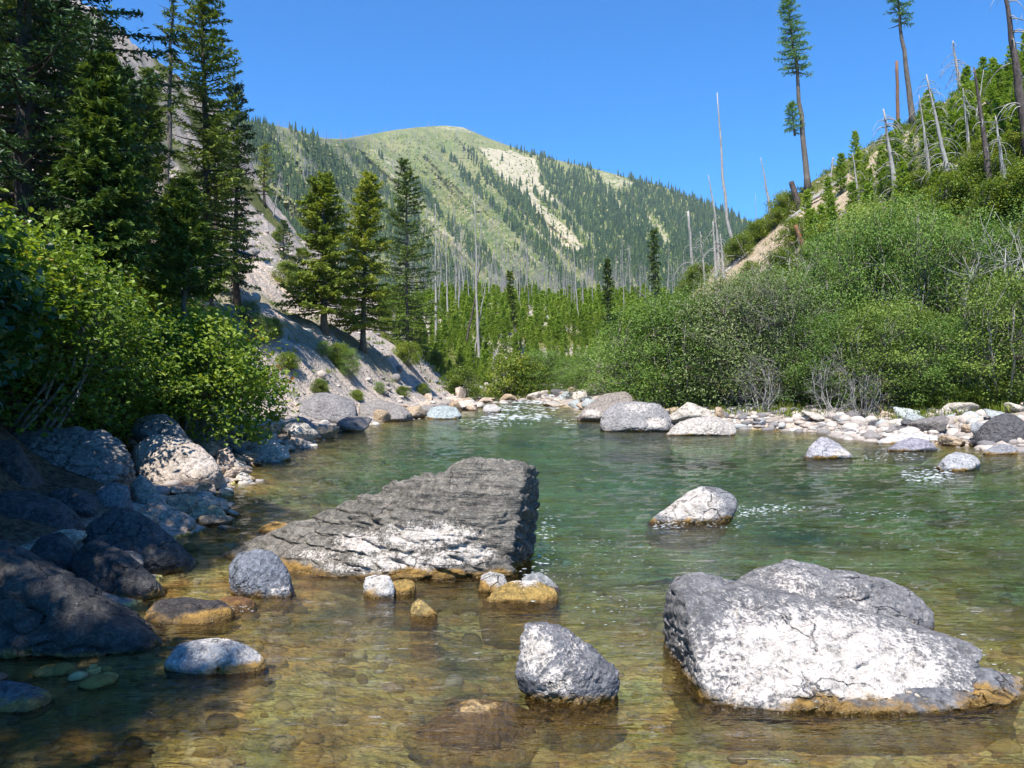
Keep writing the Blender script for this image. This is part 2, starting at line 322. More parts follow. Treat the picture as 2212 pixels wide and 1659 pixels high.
# ------------------------------------------------------------------ ground
BARE = [(1470, 650), (1545, 590), (1600, 555), (1690, 480), (1720, 440), (1770, 425), (1820, 385), (1890, 335), (1950, 290), (1985, 300), (1960, 345), (1890, 390), (1850, 440), (1800, 470), (1700, 540), (1640, 575), (1560, 620)]
def ground():
    th = np.concatenate([np.linspace(R(-80), R(-36), 60, endpoint=False), np.linspace(R(-36), R(36), 620), np.linspace(R(36), R(80), 60)[1:]])
    d = np.concatenate([np.geomspace(.6, 60, 560, endpoint=False), np.geomspace(60, 420, 170)])
    TH, D = np.meshgrid(th, d); X = np.tan(np.clip(TH, R(-75), R(75))) * D; Y = D + 0 * X
    Z = G(X, Y)
    U = CX + FPX * X / Y; Vv = HZ - FPX * (Z - EYE) / Y
    tl = lshore(Y) - X; tr = X - rshore(Y)
    left = tl > 0
    grass = np.where(left, sstep(.1, .35, n2(X, Y, 4, 3, 31)) * .5 * sstep(1, 4, tl), sstep(2, 5, tr) * sstep(-.5, .2, n2(X, Y, 5, 3, 32)))
    grass = np.where((Y > 61) & (~left | (tl < 8)), sstep(-.35, .2, n2(X, Y, 6, 3, 33)), grass)
    grass = np.where(left & (Y > 70), np.maximum(grass, sstep(-.1, .3, n2(X, Y, 8, 3, 34)) * .7), grass)
    bare = (inpoly(U + 14 * n2(X, Y, 2, 3, 36), Vv + 14 * n2(X, Y, 2, 3, 35), BARE) & (Y < 75)).astype(float)
    bed = ((tl < 0.05) & (tr < 0.05) & (Y < 62)).astype(float)
    cov = np.stack([grass * (1 - bare), np.clip(bare + .3 * (tr > 6), 0, 1), bed], -1).reshape(-1, 3)
    V = np.stack([X, Y, Z], -1).reshape(-1, 3); nr, nc = X.shape
    i = (np.arange(nr - 1)[:, None] * nc + np.arange(nc - 1)[None]).ravel()
    F = np.stack([i, i + 1, i + nc + 1, i + nc], 1)
    shade_mask = (sstep(.5, 1.3, tl + .5 * n2(X, Y, 1.2, 3, 37)) * sstep(22, 14, Y) * sstep(7.5, 5.5, tl)).ravel()  # shade under the left bank bushes, painted in as darker ground colour
    me = arrmesh('ground', V, F, {'cover': cov, 'bank_shade': shade_mask})
    m, t, out = mat('valley_ground'); N = NT(t); pos = N.n('ShaderNodeNewGeometry').outputs['Position']
    a = N.attr('cover'); sep = N.n('ShaderNodeSeparateXYZ'); N.put(sep.inputs[0], a.outputs['Vector'])
    big = N.noise(pos, .35, 5, .6); mid = N.noise(pos, 2.3, 5, .65); fine = N.noise(pos, 13, 5, .7)
    vo = N.voro(pos, 7.0); vs = N.voro(pos, 22.)
    scree = N.mix(N.rng(big, .38, .62), rgb(.50, .395, .305), rgb(.39, .34, .30))
    scree = N.mix(N.rng(mid, .35, .7, 0, .6), scree, rgb(.50, .425, .36))
    sg = N.noise(N.mapping(pos, (.16, .9, .25)), 1.6, 5, .65); sh = N.noise(N.mapping(pos, (.5, 3.2, .8)), 1.3, 4, .7)
    scree = N.mix(N.rng(sg, .42, .58), scree, rgb(.34, .31, .285)); scree = N.mix(N.rng(sh, .52, .66, 0, .75), scree, rgb(.64, .52, .41)); scree = N.mix(N.rng(sh, .46, .36, 0, .55), scree, rgb(.20, .17, .15))
    scree = N.mix(N.rng(fine, .38, .52, .6, 0), scree, rgb(.15, .125, .11))
    scree = N.mix(N.math('MULTIPLY', N.rng(vs.outputs['Color'], .0, 1, 0, 1), .35), scree, N.mix(1, scree, rgb(1.5, 1.42, 1.36), 'MULTIPLY'))
    dirt = N.mix(N.rng(mid, .35, .65), rgb(.36, .27, .17), rgb(.55, .45, .33)); dirt = N.mix(N.rng(fine, .4, .6, .4, 0), dirt, rgb(.2, .15, .10))
    gr = N.mix(N.rng(mid, .3, .7), rgb(.055, .085, .018), rgb(.17, .17, .045)); gr = N.mix(N.rng(fine, .55, .75), gr, rgb(.26, .21, .11))
    # river bed cobbles
    vb = N.voro(pos, 4.2); vb2 = N.voro(pos, 13.)
    bedc = N.ramp(N.math('ADD', N.math('MULTIPLY', vb2.outputs['Distance'], .2), N.noise(pos, 3.2, 5, .65)), [(.36, (.20, .115, .03)), (.5, (.46, .27, .07)), (.62, (.60, .40, .12)), (.78, (.70, .55, .26))])
    pt = N.noise(pos, .55, 4, .6); bedc = N.mix(N.rng(pt, .54, .62), bedc, rgb(.70, .56, .24)); bedc = N.mix(N.rng(pt, .47, .40), bedc, rgb(.17, .15, .06))
    hs = N.ramp(vb.outputs['Color'], [(.1, (1.0, 1.0, 1.0)), (.45, (.75, .95, .7)), (.7, (1.1, .85, .65)), (.9, (1.3, 1.25, 1.15)), (1, (.7, .5, .6))])
    bedc = N.mix(.75, bedc, hs, 'MULTIPLY')
    bedc = N.mix(N.rng(fine, .38, .55, .55, 0), bedc, rgb(.05, .035, .012))
    c = N.mix(sep.outputs[1], scree, dirt); c = N.mix(N.rng(N.math('ADD', sep.outputs[0], N.math('MULTIPLY', N.math('SUBTRACT', fine, .5), 1.2)), .35, .65), c, gr)
    c = N.mix(N.attr('bank_shade').outputs['Fac'], c, N.mix(N.rng(fine, .4, .6), rgb(.045, .036, .026), rgb(.14, .11, .07)))
    c = N.mix(sep.outputs[2], c, bedc)
    b = N.bump(mid, .6, .25); b = N.bump(fine, .7, .07, b); b = N.bump(vo.outputs['Distance'], .7, .06, b); b = N.bump(vs.outputs['Distance'], .6, .03, b)
    N.put(out.inputs[0], N.pbsdf(c, .92, b, .15))
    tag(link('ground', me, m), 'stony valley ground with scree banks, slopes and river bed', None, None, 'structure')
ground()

# ------------------------------------------------------------------ mountain
SKY = [(-400, 120), (200, 200), (420, 232), (540, 262), (600, 272), (650, 284), (700, 299), (745, 300), (800, 290), (850, 281), (900, 275), (960, 271), (1000, 275), (1040, 292), (1080, 308), (1130, 325), (1200, 345), (1290, 366), (1370, 387), (1420, 399), (1480, 421), (1530, 441), (1570, 461), (1620, 478), (1700, 500), (1900, 540), (2600, 600)]
DSK = [(-400, 420), (540, 520), (660, 640), (730, 900), (800, 1250), (960, 1500), (1200, 1350), (1400, 1250), (1620, 1100), (1900, 1000), (2600, 900)]
SLIDE = [(1035, 318), (1075, 322), (1106, 327), (1158, 346), (1168, 373), (1164, 392), (1208, 438), (1180, 430), (1154, 408), (1152, 418), (1186, 456), (1222, 490), (1272, 540), (1236, 548), (1183, 508), (1175, 478), (1143, 438), (1104, 402), (1060, 360)]
SCREES = [SLIDE, [(930, 275), (975, 269), (1015, 276), (1030, 288), (985, 281)], [(1285, 368), (1330, 378), (1370, 395), (1335, 415), (1315, 420), (1300, 395)], [(1390, 455), (1430, 490), (1455, 535), (1440, 530), (1405, 490)],
          [(800, 320), (850, 345), (890, 372), (880, 378), (830, 352)], [(865, 350), (900, 400), (915, 450), (900, 440), (880, 400)], [(1240, 480), (1300, 530), (1370, 580), (1355, 582), (1290, 540)], [(650, 300), (690, 310), (700, 335), (660, 325)], [(905, 430), (950, 490), (1000, 545), (985, 545), (930, 490)]]
def mdepth(U, s):
    v0 = 700.; vs = np.interp(U, *zip(*SKY)); ds = np.interp(U, *zip(*DSK))
    v = v0 + (vs - v0) * s
    d = 235 + (ds - 235) * np.clip(s, 0, 1) ** 1.15
    q = (U - .95 * v) / 95.0
    rid = 1 - np.abs(fbm(np.stack([q.ravel(), v.ravel() / 420, np.zeros(q.size)], 1), 3, 77).reshape(q.shape)) * 2
    rid2 = 1 - np.abs(fbm(np.stack([q.ravel() * 3.3, v.ravel() / 150, np.zeros(q.size) + 5], 1), 3, 78).reshape(q.shape)) * 2
    env = np.sin(np.clip(s, 0, 1) * math.pi) ** .5 + .12
    d = d * (1 - .10 * rid * env - .030 * rid2 * env - .012 * n2(U, v * 1.3, 14, 3, 79) * env)
    return d, v
def mountain():
    us = np.linspace(-380, 2500, 900); ss = np.linspace(-.10, 1, 240)
    U, S = np.meshgrid(us, ss); D, Vv = mdepth(U, S)
    X = (U - CX) / FPX * D; Y = D; Z = EYE - (Vv - HZ) / FPX * D
    # beyond the crest the land falls away again
    ex = [np.stack([X[-1] * (1 + .07 * k), Y[-1] + 90 * k, Z[-1] - 7 * k * k - 6 * k], -1) for k in (1, 2, 3, 5)]
    P = np.concatenate([np.stack([X, Y, Z], -1), np.array(ex)], 0)
    sc = np.zeros(U.shape)
    ju = 5 * n2(U, Vv, 16, 3, 81); jv = 5 * n2(U, Vv, 16, 3, 82)
    for k, pl in enumerate(SCREES): sc = np.maximum(sc, inpoly(U + ju, Vv + jv, pl) * (.80 if k == 0 else .47))
    q = U - .95 * Vv
    streak = sstep(.22, .5, fbm(np.stack([q.ravel() / 16, Vv.ravel() / 90, np.zeros(q.size)], 1), 4, 83).reshape(q.shape)) * sstep(290, 330, Vv) * sstep(640, 560, Vv)
    sc = np.maximum(sc, streak * .55)
    brush = sstep(-.15, .3, n2(q, Vv * .5, 28, 4, 84)); top = sstep(430, 330, Vv) * sstep(640, 760, U)
    cov = np.stack([sc, brush, top], -1); cov = np.concatenate([cov, np.repeat(cov[-1:], 4, 0)], 0)
    nr, nc = P.shape[:2]; i = (np.arange(nr - 1)[:, None] * nc + np.arange(nc - 1)[None]).ravel()
    me = arrmesh('mountain', P.reshape(-1, 3), np.stack([i, i + 1, i + nc + 1, i + nc], 1), {'cover': cov.reshape(-1, 3)})
    m, t, out = mat('mountain_side'); N = NT(t); pos = N.n('ShaderNodeNewGeometry').outputs['Position']
    sep = N.n('ShaderNodeSeparateXYZ'); N.put(sep.inputs[0], N.attr('cover').outputs['Vector'])
    a = N.noise(pos, .012, 5, .65); b_ = N.noise(pos, .06, 5, .7); f = N.noise(pos, .25, 4, .7)
    green = N.mix(N.rng(b_, .35, .62), rgb(.050, .095, .028), rgb(.14, .18, .060))
    olive = N.mix(N.rng(b_, .35, .65), rgb(.10, .14, .040), rgb(.27, .25, .12))
    c = N.mix(sep.outputs[1], olive, green); c = N.mix(N.math('MULTIPLY', sep.outputs[2], .75), c, N.mix(N.rng(a, .4, .6), rgb(.16, .19, .07), rgb(.27, .25, .12)))
    c = N.mix(N.rng(f, .6, .75, 0, .6), c, rgb(.40, .36, .27)); c = N.mix(N.rng(f, .3, .42, .6, 0), c, rgb(.03, .06, .02))
    rockc = N.mix(N.rng(f, .35, .65), rgb(.33, .285, .19), rgb(.47, .41, .29))
    c = N.mix(N.rng(N.math('ADD', sep.outputs[0], N.math('ADD', N.math('MULTIPLY', N.math('SUBTRACT', b_, .5), 1.5), N.math('MULTIPLY', N.math('SUBTRACT', f, .5), 1.2))), .32, .72), c, rockc)
    N.put(out.inputs[0], N.pbsdf(c, 1, N.bump(b_, .7, 6, N.bump(f, .6, 1.6)), .05))
    tag(link('mountain', me, m), 'rounded mountain with pale landslide scar, grassy top and burned forest', None, None, 'structure')
    # ------- forest on it
    rs = np.random.RandomState(5)
    n = 90000; u = rs.uniform(380, 1800, n); s = 1 - rs.uniform(0, 1, n) ** 1.0 * 1.0
    d, v = mdepth(u, s)
    q = u - .95 * v
    dens = fbm(np.stack([q / 34, v / 190, np.zeros(n)], 1), 4, 91) * 1.15 + .55 * fbm(np.stack([q / 9, v / 30, np.zeros(n) + 3], 1), 3, 92)
    dens += .42 * np.exp(-((q - 690 - 10) / 26) ** 2) * (v > 325) * (v < 560) + .5 * np.exp(-((q - 395) / 18) ** 2) * (v > 285)     # belts beside the slide and along the near spur
    dens += .20 * sstep(350, 430, v) + .30 * sstep(1330, 1450, u) * sstep(460, 520, v) - .55 * sstep(345, 300, v) * (u > 690) - .15 * sstep(560, 640, v)
    dens -= .35 * ((u > 1190) & (u < 1420) & (q > 700) & (q < 800))
    insc = np.zeros(n, bool)
    for pl in SCREES[:4]: insc |= inpoly(u, v, pl)
    ok = (dens > .0) & (~insc | (rs.uniform(0, 1, n) < .07))
    snag = (~ok) & (~insc) & (rs.uniform(0, 1, n) < .16)
    sky_l = (s > .985) & (rs.uniform(0, 1, n) < .5)
    X = (u - CX) / FPX * d; Y = d; Z = EYE - (v - HZ) / FPX * d
    idx = np.nonzero(ok)[0]; idx = idx[rs.permutation(len(idx))][:26000]
    k = 6; VV, TT, AA = [], [], []
    h = (3.5 + 9.5 * rs.rand(len(idx)) ** 1.7) * np.clip(d[idx] / 900, .55, 1.05); r = h * rs.uniform(.12, .21, len(idx))
    off = 0
    for lay, (z0, z1, rr) in enumerate([(0.05, .5, 1.), (.3, .75, .78), (.55, 1.02, .5)]):
        ang = np.arange(k)[None] * 2 * math.pi / k + rs.uniform(0, 6, (len(idx), 1)); rad = r[:, None] * rr * rs.uniform(.7, 1.25, (len(idx), k))
        ring = np.stack([X[idx, None] + np.cos(ang) * rad, Y[idx, None] + np.sin(ang) * rad, Z[idx, None] + h[:, None] * (z0 + rs.uniform(-.05, .05, (len(idx), k)))], -1)
        tip = np.stack([X[idx], Y[idx], Z[idx] + h * z1], -1)[:, None]
        Vt = np.concatenate([ring, tip], 1).reshape(-1, 3)
        b0 = np.arange(len(idx))[:, None] * (k + 1) + off
        T = np.stack([b0 + np.arange(k)[None], b0 + (np.arange(k)[None] + 1) % k, b0 + k + 0 * np.arange(k)[None]], -1).reshape(-1, 3)
        VV.append(Vt); TT.append(T); off += len(Vt); AA.append(np.repeat(rs.uniform(0, 1, len(idx)) if lay == 0 else AA[0][::k + 1], k + 1))
    me = arrmesh('mountain_forest', np.concatenate(VV), np.concatenate(TT), {'rnd': np.concatenate(AA)}, False)
    fm = leaf_mat('distant_conifers', [(0, (.030, .055, .036)), (.5, (.045, .078, .045)), (1, (.09, .13, .055))], .05, .8, .05)
    tag(link('mountain_forest', me, fm), 'belts of dark conifers covering the far mountainside', 'forest', None, 'stuff')
    bi = rs.permutation(n)[:26000]; bi = bi[(~insc[bi] | (rs.rand(len(bi)) < .45)) & (s[bi] < .97)]
    k = 5; m_ = len(bi); hb = rs.uniform(.8, 2.6, m_) * np.clip(d[bi] / 900, .5, 1.); ang = np.arange(k)[None] * 2 * math.pi / k + rs.uniform(0, 6, (m_, 1)); rad = hb[:, None] * rs.uniform(.5, 1.3, (m_, k))
    ring = np.stack([X[bi, None] + np.cos(ang) * rad, Y[bi, None] + np.sin(ang) * rad, Z[bi, None] - .4 + 0 * rad], -1); tip = np.stack([X[bi] + rs.normal(0, .3, m_), Y[bi], Z[bi] + hb], -1)[:, None]
    b0 = np.arange(m_)[:, None] * (k + 1); T = np.stack([b0 + np.arange(k)[None], b0 + (np.arange(k)[None] + 1) % k, b0 + k + 0 * np.arange(k)[None]], -1).reshape(-1, 3)
    me = arrmesh('mountain_brush', np.concatenate([ring, tip], 1).reshape(-1, 3), T, {'rnd': np.repeat(rs.uniform(0, 1, m_), k + 1)}, False)
    tag(link('mountain_brush', me, leaf_mat('mountain_shrubs', [(0, (.04, .08, .025)), (.4, (.09, .14, .035)), (.75, (.19, .21, .06)), (1, (.34, .31, .18))], .05, .8, .05)), 'low brush and saplings scattered over the mountain between the forest belts', 'brush', None, 'stuff')
    idx = np.nonzero(snag)[0][:6000]
    h = rs.uniform(6, 17, len(idx)) * np.clip(d[idx] / 900, .7, 1.0); th = rs.uniform(0, 6, len(idx)); ln = rs.normal(0, .04, (len(idx), 2)) * h[:, None]
    V = []
    for j in range(3):
        a = j * 2.0944; rw = .16 + d[idx] * .00013; V.append(np.stack([X[idx] + np.cos(a) * rw, Y[idx] + np.sin(a) * rw, Z[idx] - .5], -1))
    V.append(np.stack([X[idx] + ln[:, 0], Y[idx] + ln[:, 1], Z[idx] + h], -1))
    V = np.stack(V, 1).reshape(-1, 3); b0 = np.arange(len(idx)) * 4
    T = np.concatenate([np.stack([b0 + a, b0 + (a + 1) % 3, b0 + 3], 1) for a in range(3)])
    me = arrmesh('dead_forest', V, T, {'rnd': np.repeat(rs.uniform(0, 1, len(idx)), 4)}, False)
    tag(link('dead_forest', me, bark_mat('distant_dead_wood', (.34, .32, .30), (.20, .18, .17), .3)), 'thin grey burned trunks standing all over the mountain', 'dead trees', None, 'stuff')
mountain()

# ------------------------------------------------------------------ water
def water():
    th = np.linspace(-1.35, 1.35, 560); d = np.geomspace(.8, 63.5, 620)
    TN, D = np.meshgrid(np.tan(np.linspace(R(-68), R(68), 560)), d)
    X = TN * D; Y = D.copy()
    X = np.clip(X, lshore(Y) - 3, rshore(Y) + 3)
    p = lambda sx, sy, z=0: np.stack([(X / sx).ravel(), (Y / sy).ravel(), np.full(X.size, float(z))], 1)
    amp = np.interp(Y, [0, 5, 12, 22, 32, 40, 60], [.005, .010, .012, .006, .02, .035, .03])
    Z = amp * (fbm(p(.55, .16), 3, 51).reshape(X.shape) + .6 * fbm(p(.18, .09, 4), 2, 52).reshape(X.shape))
    nr, nc = X.shape; V = np.stack([X, Y, Z], -1).reshape(-1, 3)
    i = (np.arange(nr - 1)[:, None] * nc + np.arange(nc - 1)[None]).ravel(); F = np.stack([i, i + 1, i + nc + 1, i + nc], 1)
    # rim and underside close the body of water
    rim = np.concatenate([np.arange(nc), np.arange(1, nr) * nc + nc - 1, (nr - 1) * nc + np.arange(nc - 2, -1, -1), np.arange(nr - 2, 0, -1) * nc])
    low = V[rim].copy(); low[:, 2] = -2.2; o = len(V); n = len(rim); k = np.arange(n)
    V = np.vstack([V, low, [[0, 20, -2.2]]])
    Q = np.stack([rim[(k + 1) % n], rim[k], o + k, o + (k + 1) % n], 1); T = np.stack([o + (k + 1) % n, o + k, np.full(n, o + n)], 1)
    me = arrmesh('river_water', V, [F, Q, T])
    m, t, out = mat('clear_river_water'); N = NT(t); pos = N.n('ShaderNodeNewGeometry').outputs['Position']
    w1 = N.noise(N.mapping(pos, (1.6, 5.5, 1)), 1.0, 4, .6); w2 = N.noise(N.mapping(pos, (7, 16, 1), (0, 0, R(12))), 1.0, 3, .6)
    w0 = N.noise(N.mapping(pos, (.5, 1.6, 1), (0, 0, R(-8))), 1.0, 2, .5); b = N.bump(w0, .5, .20); b = N.bump(w1, .60, .10, b); b = N.bump(w2, .5, .024, b)
    fr = N.n('ShaderNodeFresnel'); fr.inputs[0].default_value = 1.333; N.put(fr.inputs['Normal'], b)
    gl = N.n('ShaderNodeBsdfGlossy'); gl.inputs['Roughness'].default_value = .035; N.put(gl.inputs['Normal'], b)
    tr0 = N.n('ShaderNodeBsdfTransparent'); rf = N.n('ShaderNodeBsdfRefraction'); rf.inputs['IOR'].default_value = 1.333; rf.inputs['Roughness'].default_value = .03; N.put(rf.inputs['Normal'], b)
    tr = N.n('ShaderNodeMixShader'); tr.inputs[0].default_value = .42; N.put(tr.inputs[1], tr0.outputs[0]); N.put(tr.inputs[2], rf.outputs[0])
    mx = N.n('ShaderNodeMixShader'); N.put(mx.inputs[0], fr.outputs[0]); N.put(mx.inputs[1], tr.outputs[0]); N.put(mx.inputs[2], gl.outputs[0])
    N.put(out.inputs[0], mx.outputs[0])
    va = N.n('ShaderNodeVolumeAbsorption'); va.inputs['Color'].default_value = (.32, .78, .78, 1); va.inputs['Density'].default_value = .40
    N.put(out.inputs[1], va.outputs[0])
    tag(link('water', me, m), 'clear shallow mountain river, green where it runs deeper', None, None, 'structure')
water()

# ------------------------------------------------------------------ rocks
_ico = {}
def ico(n):
    if n not in _ico:
        bm = bmesh.new(); bmesh.ops.create_icosphere(bm, subdivisions=n, radius=1)
        V = np.array([v.co[:] for v in bm.verts]); F = np.array([[v.index for v in f.verts] for f in bm.faces]); bm.free(); _ico[n] = (V, F)
    return _ico[n]
def planes(P):
    bm = bmesh.new()
    for p in P: bm.verts.new(p)
    bmesh.ops.convex_hull(bm, input=bm.verts); bm.normal_update()
    c = np.mean(P, 0); out = []
    for f in bm.faces:
        n = np.array(f.normal); o = np.array(f.verts[0].co)
        if f.calc_area() < 1e-7: continue
        dd = n @ (o - c)
        if dd < 0: n, dd = -n, -dd
        out.append((*n, max(dd, 1e-3)))
    bm.free(); A = np.array(out); key = np.round(A, 2); _, ix = np.unique(key, axis=0, return_index=True)
    return c, A[ix, :3], A[ix, 3]
def rock_mesh(name, P, lvl=5, p=22, amp=.05, seed=0, strata=0., sdir=(.1, .2, 1), white=None, extra=None, sfreq=9., chips=None):
    P = np.array(P, float); c, nn, dd = planes(P); dirs, F = ico(lvl)
    ext = P.max(0) - P.min(0); ext = np.maximum(ext, ext.max() * .25); dr = dirs * ext; dr /= np.linalg.norm(dr, axis=1)[:, None]
    rc = np.random.RandomState(seed * 7 + 1); K = 16 if lvl < 6 else 30; c_lo, c_hi = .84, .97
    if chips: K, c_lo, c_hi = chips
    ns = rc.normal(0, 1, (K, 3)) / ext; ns /= np.linalg.norm(ns, axis=1)[:, None]; hh = (ns @ (P - c).T).max(1) * rc.uniform(c_lo, c_hi, K)
    nn = np.vstack([nn, ns]); dd = np.concatenate([dd, hh])
    q = np.maximum(dr @ nn.T, 0) / dd[None]
    r = 1 / (q ** p).sum(1) ** (1 / p)
    if extra is not None:
        for E in extra:
            c2, n2_, d2 = planes(np.array(E, float)); d2 = d2 + n2_ @ (c2 - c)
            if (d2 <= 0).any(): continue
            r = np.maximum(r, 1 / ((np.maximum(dr @ n2_.T, 0) / d2[None]) ** p).sum(1) ** (1 / p))
    r = r * 1.06
    V = c + dr * r[:, None]
    S = ext.max()
    a = amp * S
    d1 = fbm(V / (S * .33) + seed * 3.1, 4, seed); d2_ = fbm(V / (S * .07) + seed, 3, seed + 9)
    ch = np.abs(fbm(V / (S * .22) + seed * 7.7, 3, seed + 4)); crack = -np.clip(.035 - ch, 0, .035) / .035
    ch2 = np.abs(fbm(V / (S * .11) + seed * 5.1, 3, seed + 6)); crack2 = -np.clip(.04 - ch2, 0, .04) / .04
    disp = a * (1.0 * d1 + .40 * d2_ + 1.0 * crack + .45 * crack2)
    if strata:
        sd = np.array(sdir, float); sd /= np.linalg.norm(sd); w_ = V @ sd
        lat = V - w_[:, None] * sd
        q3 = lat / (S * .16) + sd * (w_ / S * sfreq * 1.6)[:, None]
        s1 = fbm(q3 + seed, 4, seed + 20); s2 = 1 - np.abs(fbm(lat / (S * .10) + sd * (w_ / S * sfreq * 3.2)[:, None] + 9, 3, seed + 22)) * 2.2
        disp = disp + strata * S * (s1 * .030 - np.clip(s2 - .45, 0, .35) * .045)
    V = V + dr * disp[:, None]
    W = np.zeros(len(V))
    for (wc, wr, ws) in (white or []):
        W = np.maximum(W, ws * np.clip(1.25 - np.linalg.norm((V - np.array(wc)) / np.array(wr), axis=1), 0, 1))
    me = arrmesh(name, V - np.array([c[0], c[1], 0]), F, {'white': W}); return me, c
def stone(name, label, cat, me, c, tint, m='rock', group=None):
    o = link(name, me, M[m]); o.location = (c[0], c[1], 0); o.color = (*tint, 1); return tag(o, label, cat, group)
GREY = (.15, .148, .15); DGREY = (.085, .083, .085); PALE = (.40, .36, .33); PINK = (.48, .38, .31); BLUE = (.25, .29, .31); TAN = (.36, .27, .16)
def orock(label, outline, T=None, tint=GREY, seed=0, lvl=5, white=None, d=None, name='boulder', m='rock', p=48, amp=.028, strata=0., sdir=(.1, .2, 1), front=None, extra=None, sink=.4, cat='boulder', group=None, up=.5, spread=.62, sfreq=9.):
    o = np.array(outline, float); vb = o[:, 1].max(); vt = o[:, 1].min(); ub = o[o[:, 1] > vb - 12, 0].mean(); cen = o.mean(0)
    if d is None: d = hit(ub, vb)[1]
    wd = (o[:, 0].max() - o[:, 0].min()) / FPX * d; hh = (vb - vt) / FPX * d
    if T is None: T = .75 * wd
    hf = (vb - o[:, 1]) / max(vb - vt, 1)
    P = []
    for (u, v), h in zip(o, hf):
        dep = d + T * (.12 + up * h)
        P.append(px(u, v, dep)); q = cen + (np.array([u, v]) - cen) * spread; P.append(px(q[0], q[1] + (vb - vt) * .06, d + T * (.02 + up * .8 * ((vb - q[1]) / max(vb - vt, 1)))))
        q = cen + (np.array([u, v]) - cen) * .8; P.append(px(q[0], q[1] + (vb - vt) * .10, dep + T * .38))
        if h < .25:
            z = P[-3].copy(); z[2] -= min(sink, .3); cxx = (cen[0] - CX) / FPX * dep; z[0] = cxx + (z[0] - cxx) * .97; z[1] += .18 * T; P.append(z); z2 = z + np.array([0, T * .5, 0]); P.append(z2)
    for f in (front or []): P.append(px(f[0], f[1], d + f[2]))
    wh = []
    for (u, v, ru, rv, ws) in (white or []):
        hq = (vb - v) / max(vb - vt, 1); wh.append((px(u, v, d + T * up * .8 * hq), (ru / FPX * d, T * .7, rv / FPX * d), ws))
    me, c = rock_mesh(name, P, lvl, p, amp, seed, strata, sdir, wh, extra, sfreq, (12, .90, .99) if lvl == 6 else None)
    return stone(name, label, cat, me, c, tint, m, group)

# the great slab in the middle of the water
def slab():
    low = lambda q, z=-.45: np.array([q[0], q[1] + .22, z])
    f = [px(470, 1208, 7.3), px(590, 1235, 6.75), px(680, 1250, 6.5), (px(900, 1247, 6.42)), px(1096, 1240, 6.5)]
    top = [px(540, 1174, 7.2), px(650, 1126, 7.1), px(805, 1074, 7.0), px(924, 1028, 6.95), px(1005, 996, 6.9), px(1060, 996, 6.85), px(1122, 1004, 6.8), px(1156, 1022, 7.2)]
    side = [px(1122, 1046, 6.72), px(1157, 1085, 7.25), px(1152, 1140, 7.25), px(1135, 1180, 7.25), px(1118, 1215, 7.0)]
    back = [px(700, 1128, 8.0), px(1000, 1040, 7.9), px(1120, 1060, 7.9), px(640, 1170, 8.0), px(1110, 1150, 8.0)]
    P = f + top + side + back + [low(q) for q in f] + [low(q) for q in (px(1118, 1215, 7.0), px(700, 1128, 8.0), px(1120, 1060, 7.9))]
    wh = [(px(930, 1150, 6.75), (.48, .6, .13), 1.1), (px(800, 1165, 6.8), (.35, .6, .10), .95), (px(1000, 1190, 6.6), (.28, .5, .10), 1.0), (px(880, 1205, 6.6), (.5, .5, .09), .95), (px(680, 1200, 6.7), (.3, .5, .07), .5), (px(760, 1228, 6.5), (.5, .5, .05), .55)]
    me, c = rock_mesh('boulder', P, 7, 90, .011, 3, .75, (.30, .35, 1), wh, None, 9, (12, .94, .99))
    stone('boulder', 'largest dark layered slab leaning out of midstream, pale patch on its face', 'boulder', me, c, (.185, .168, .145), 'strata')
slab()
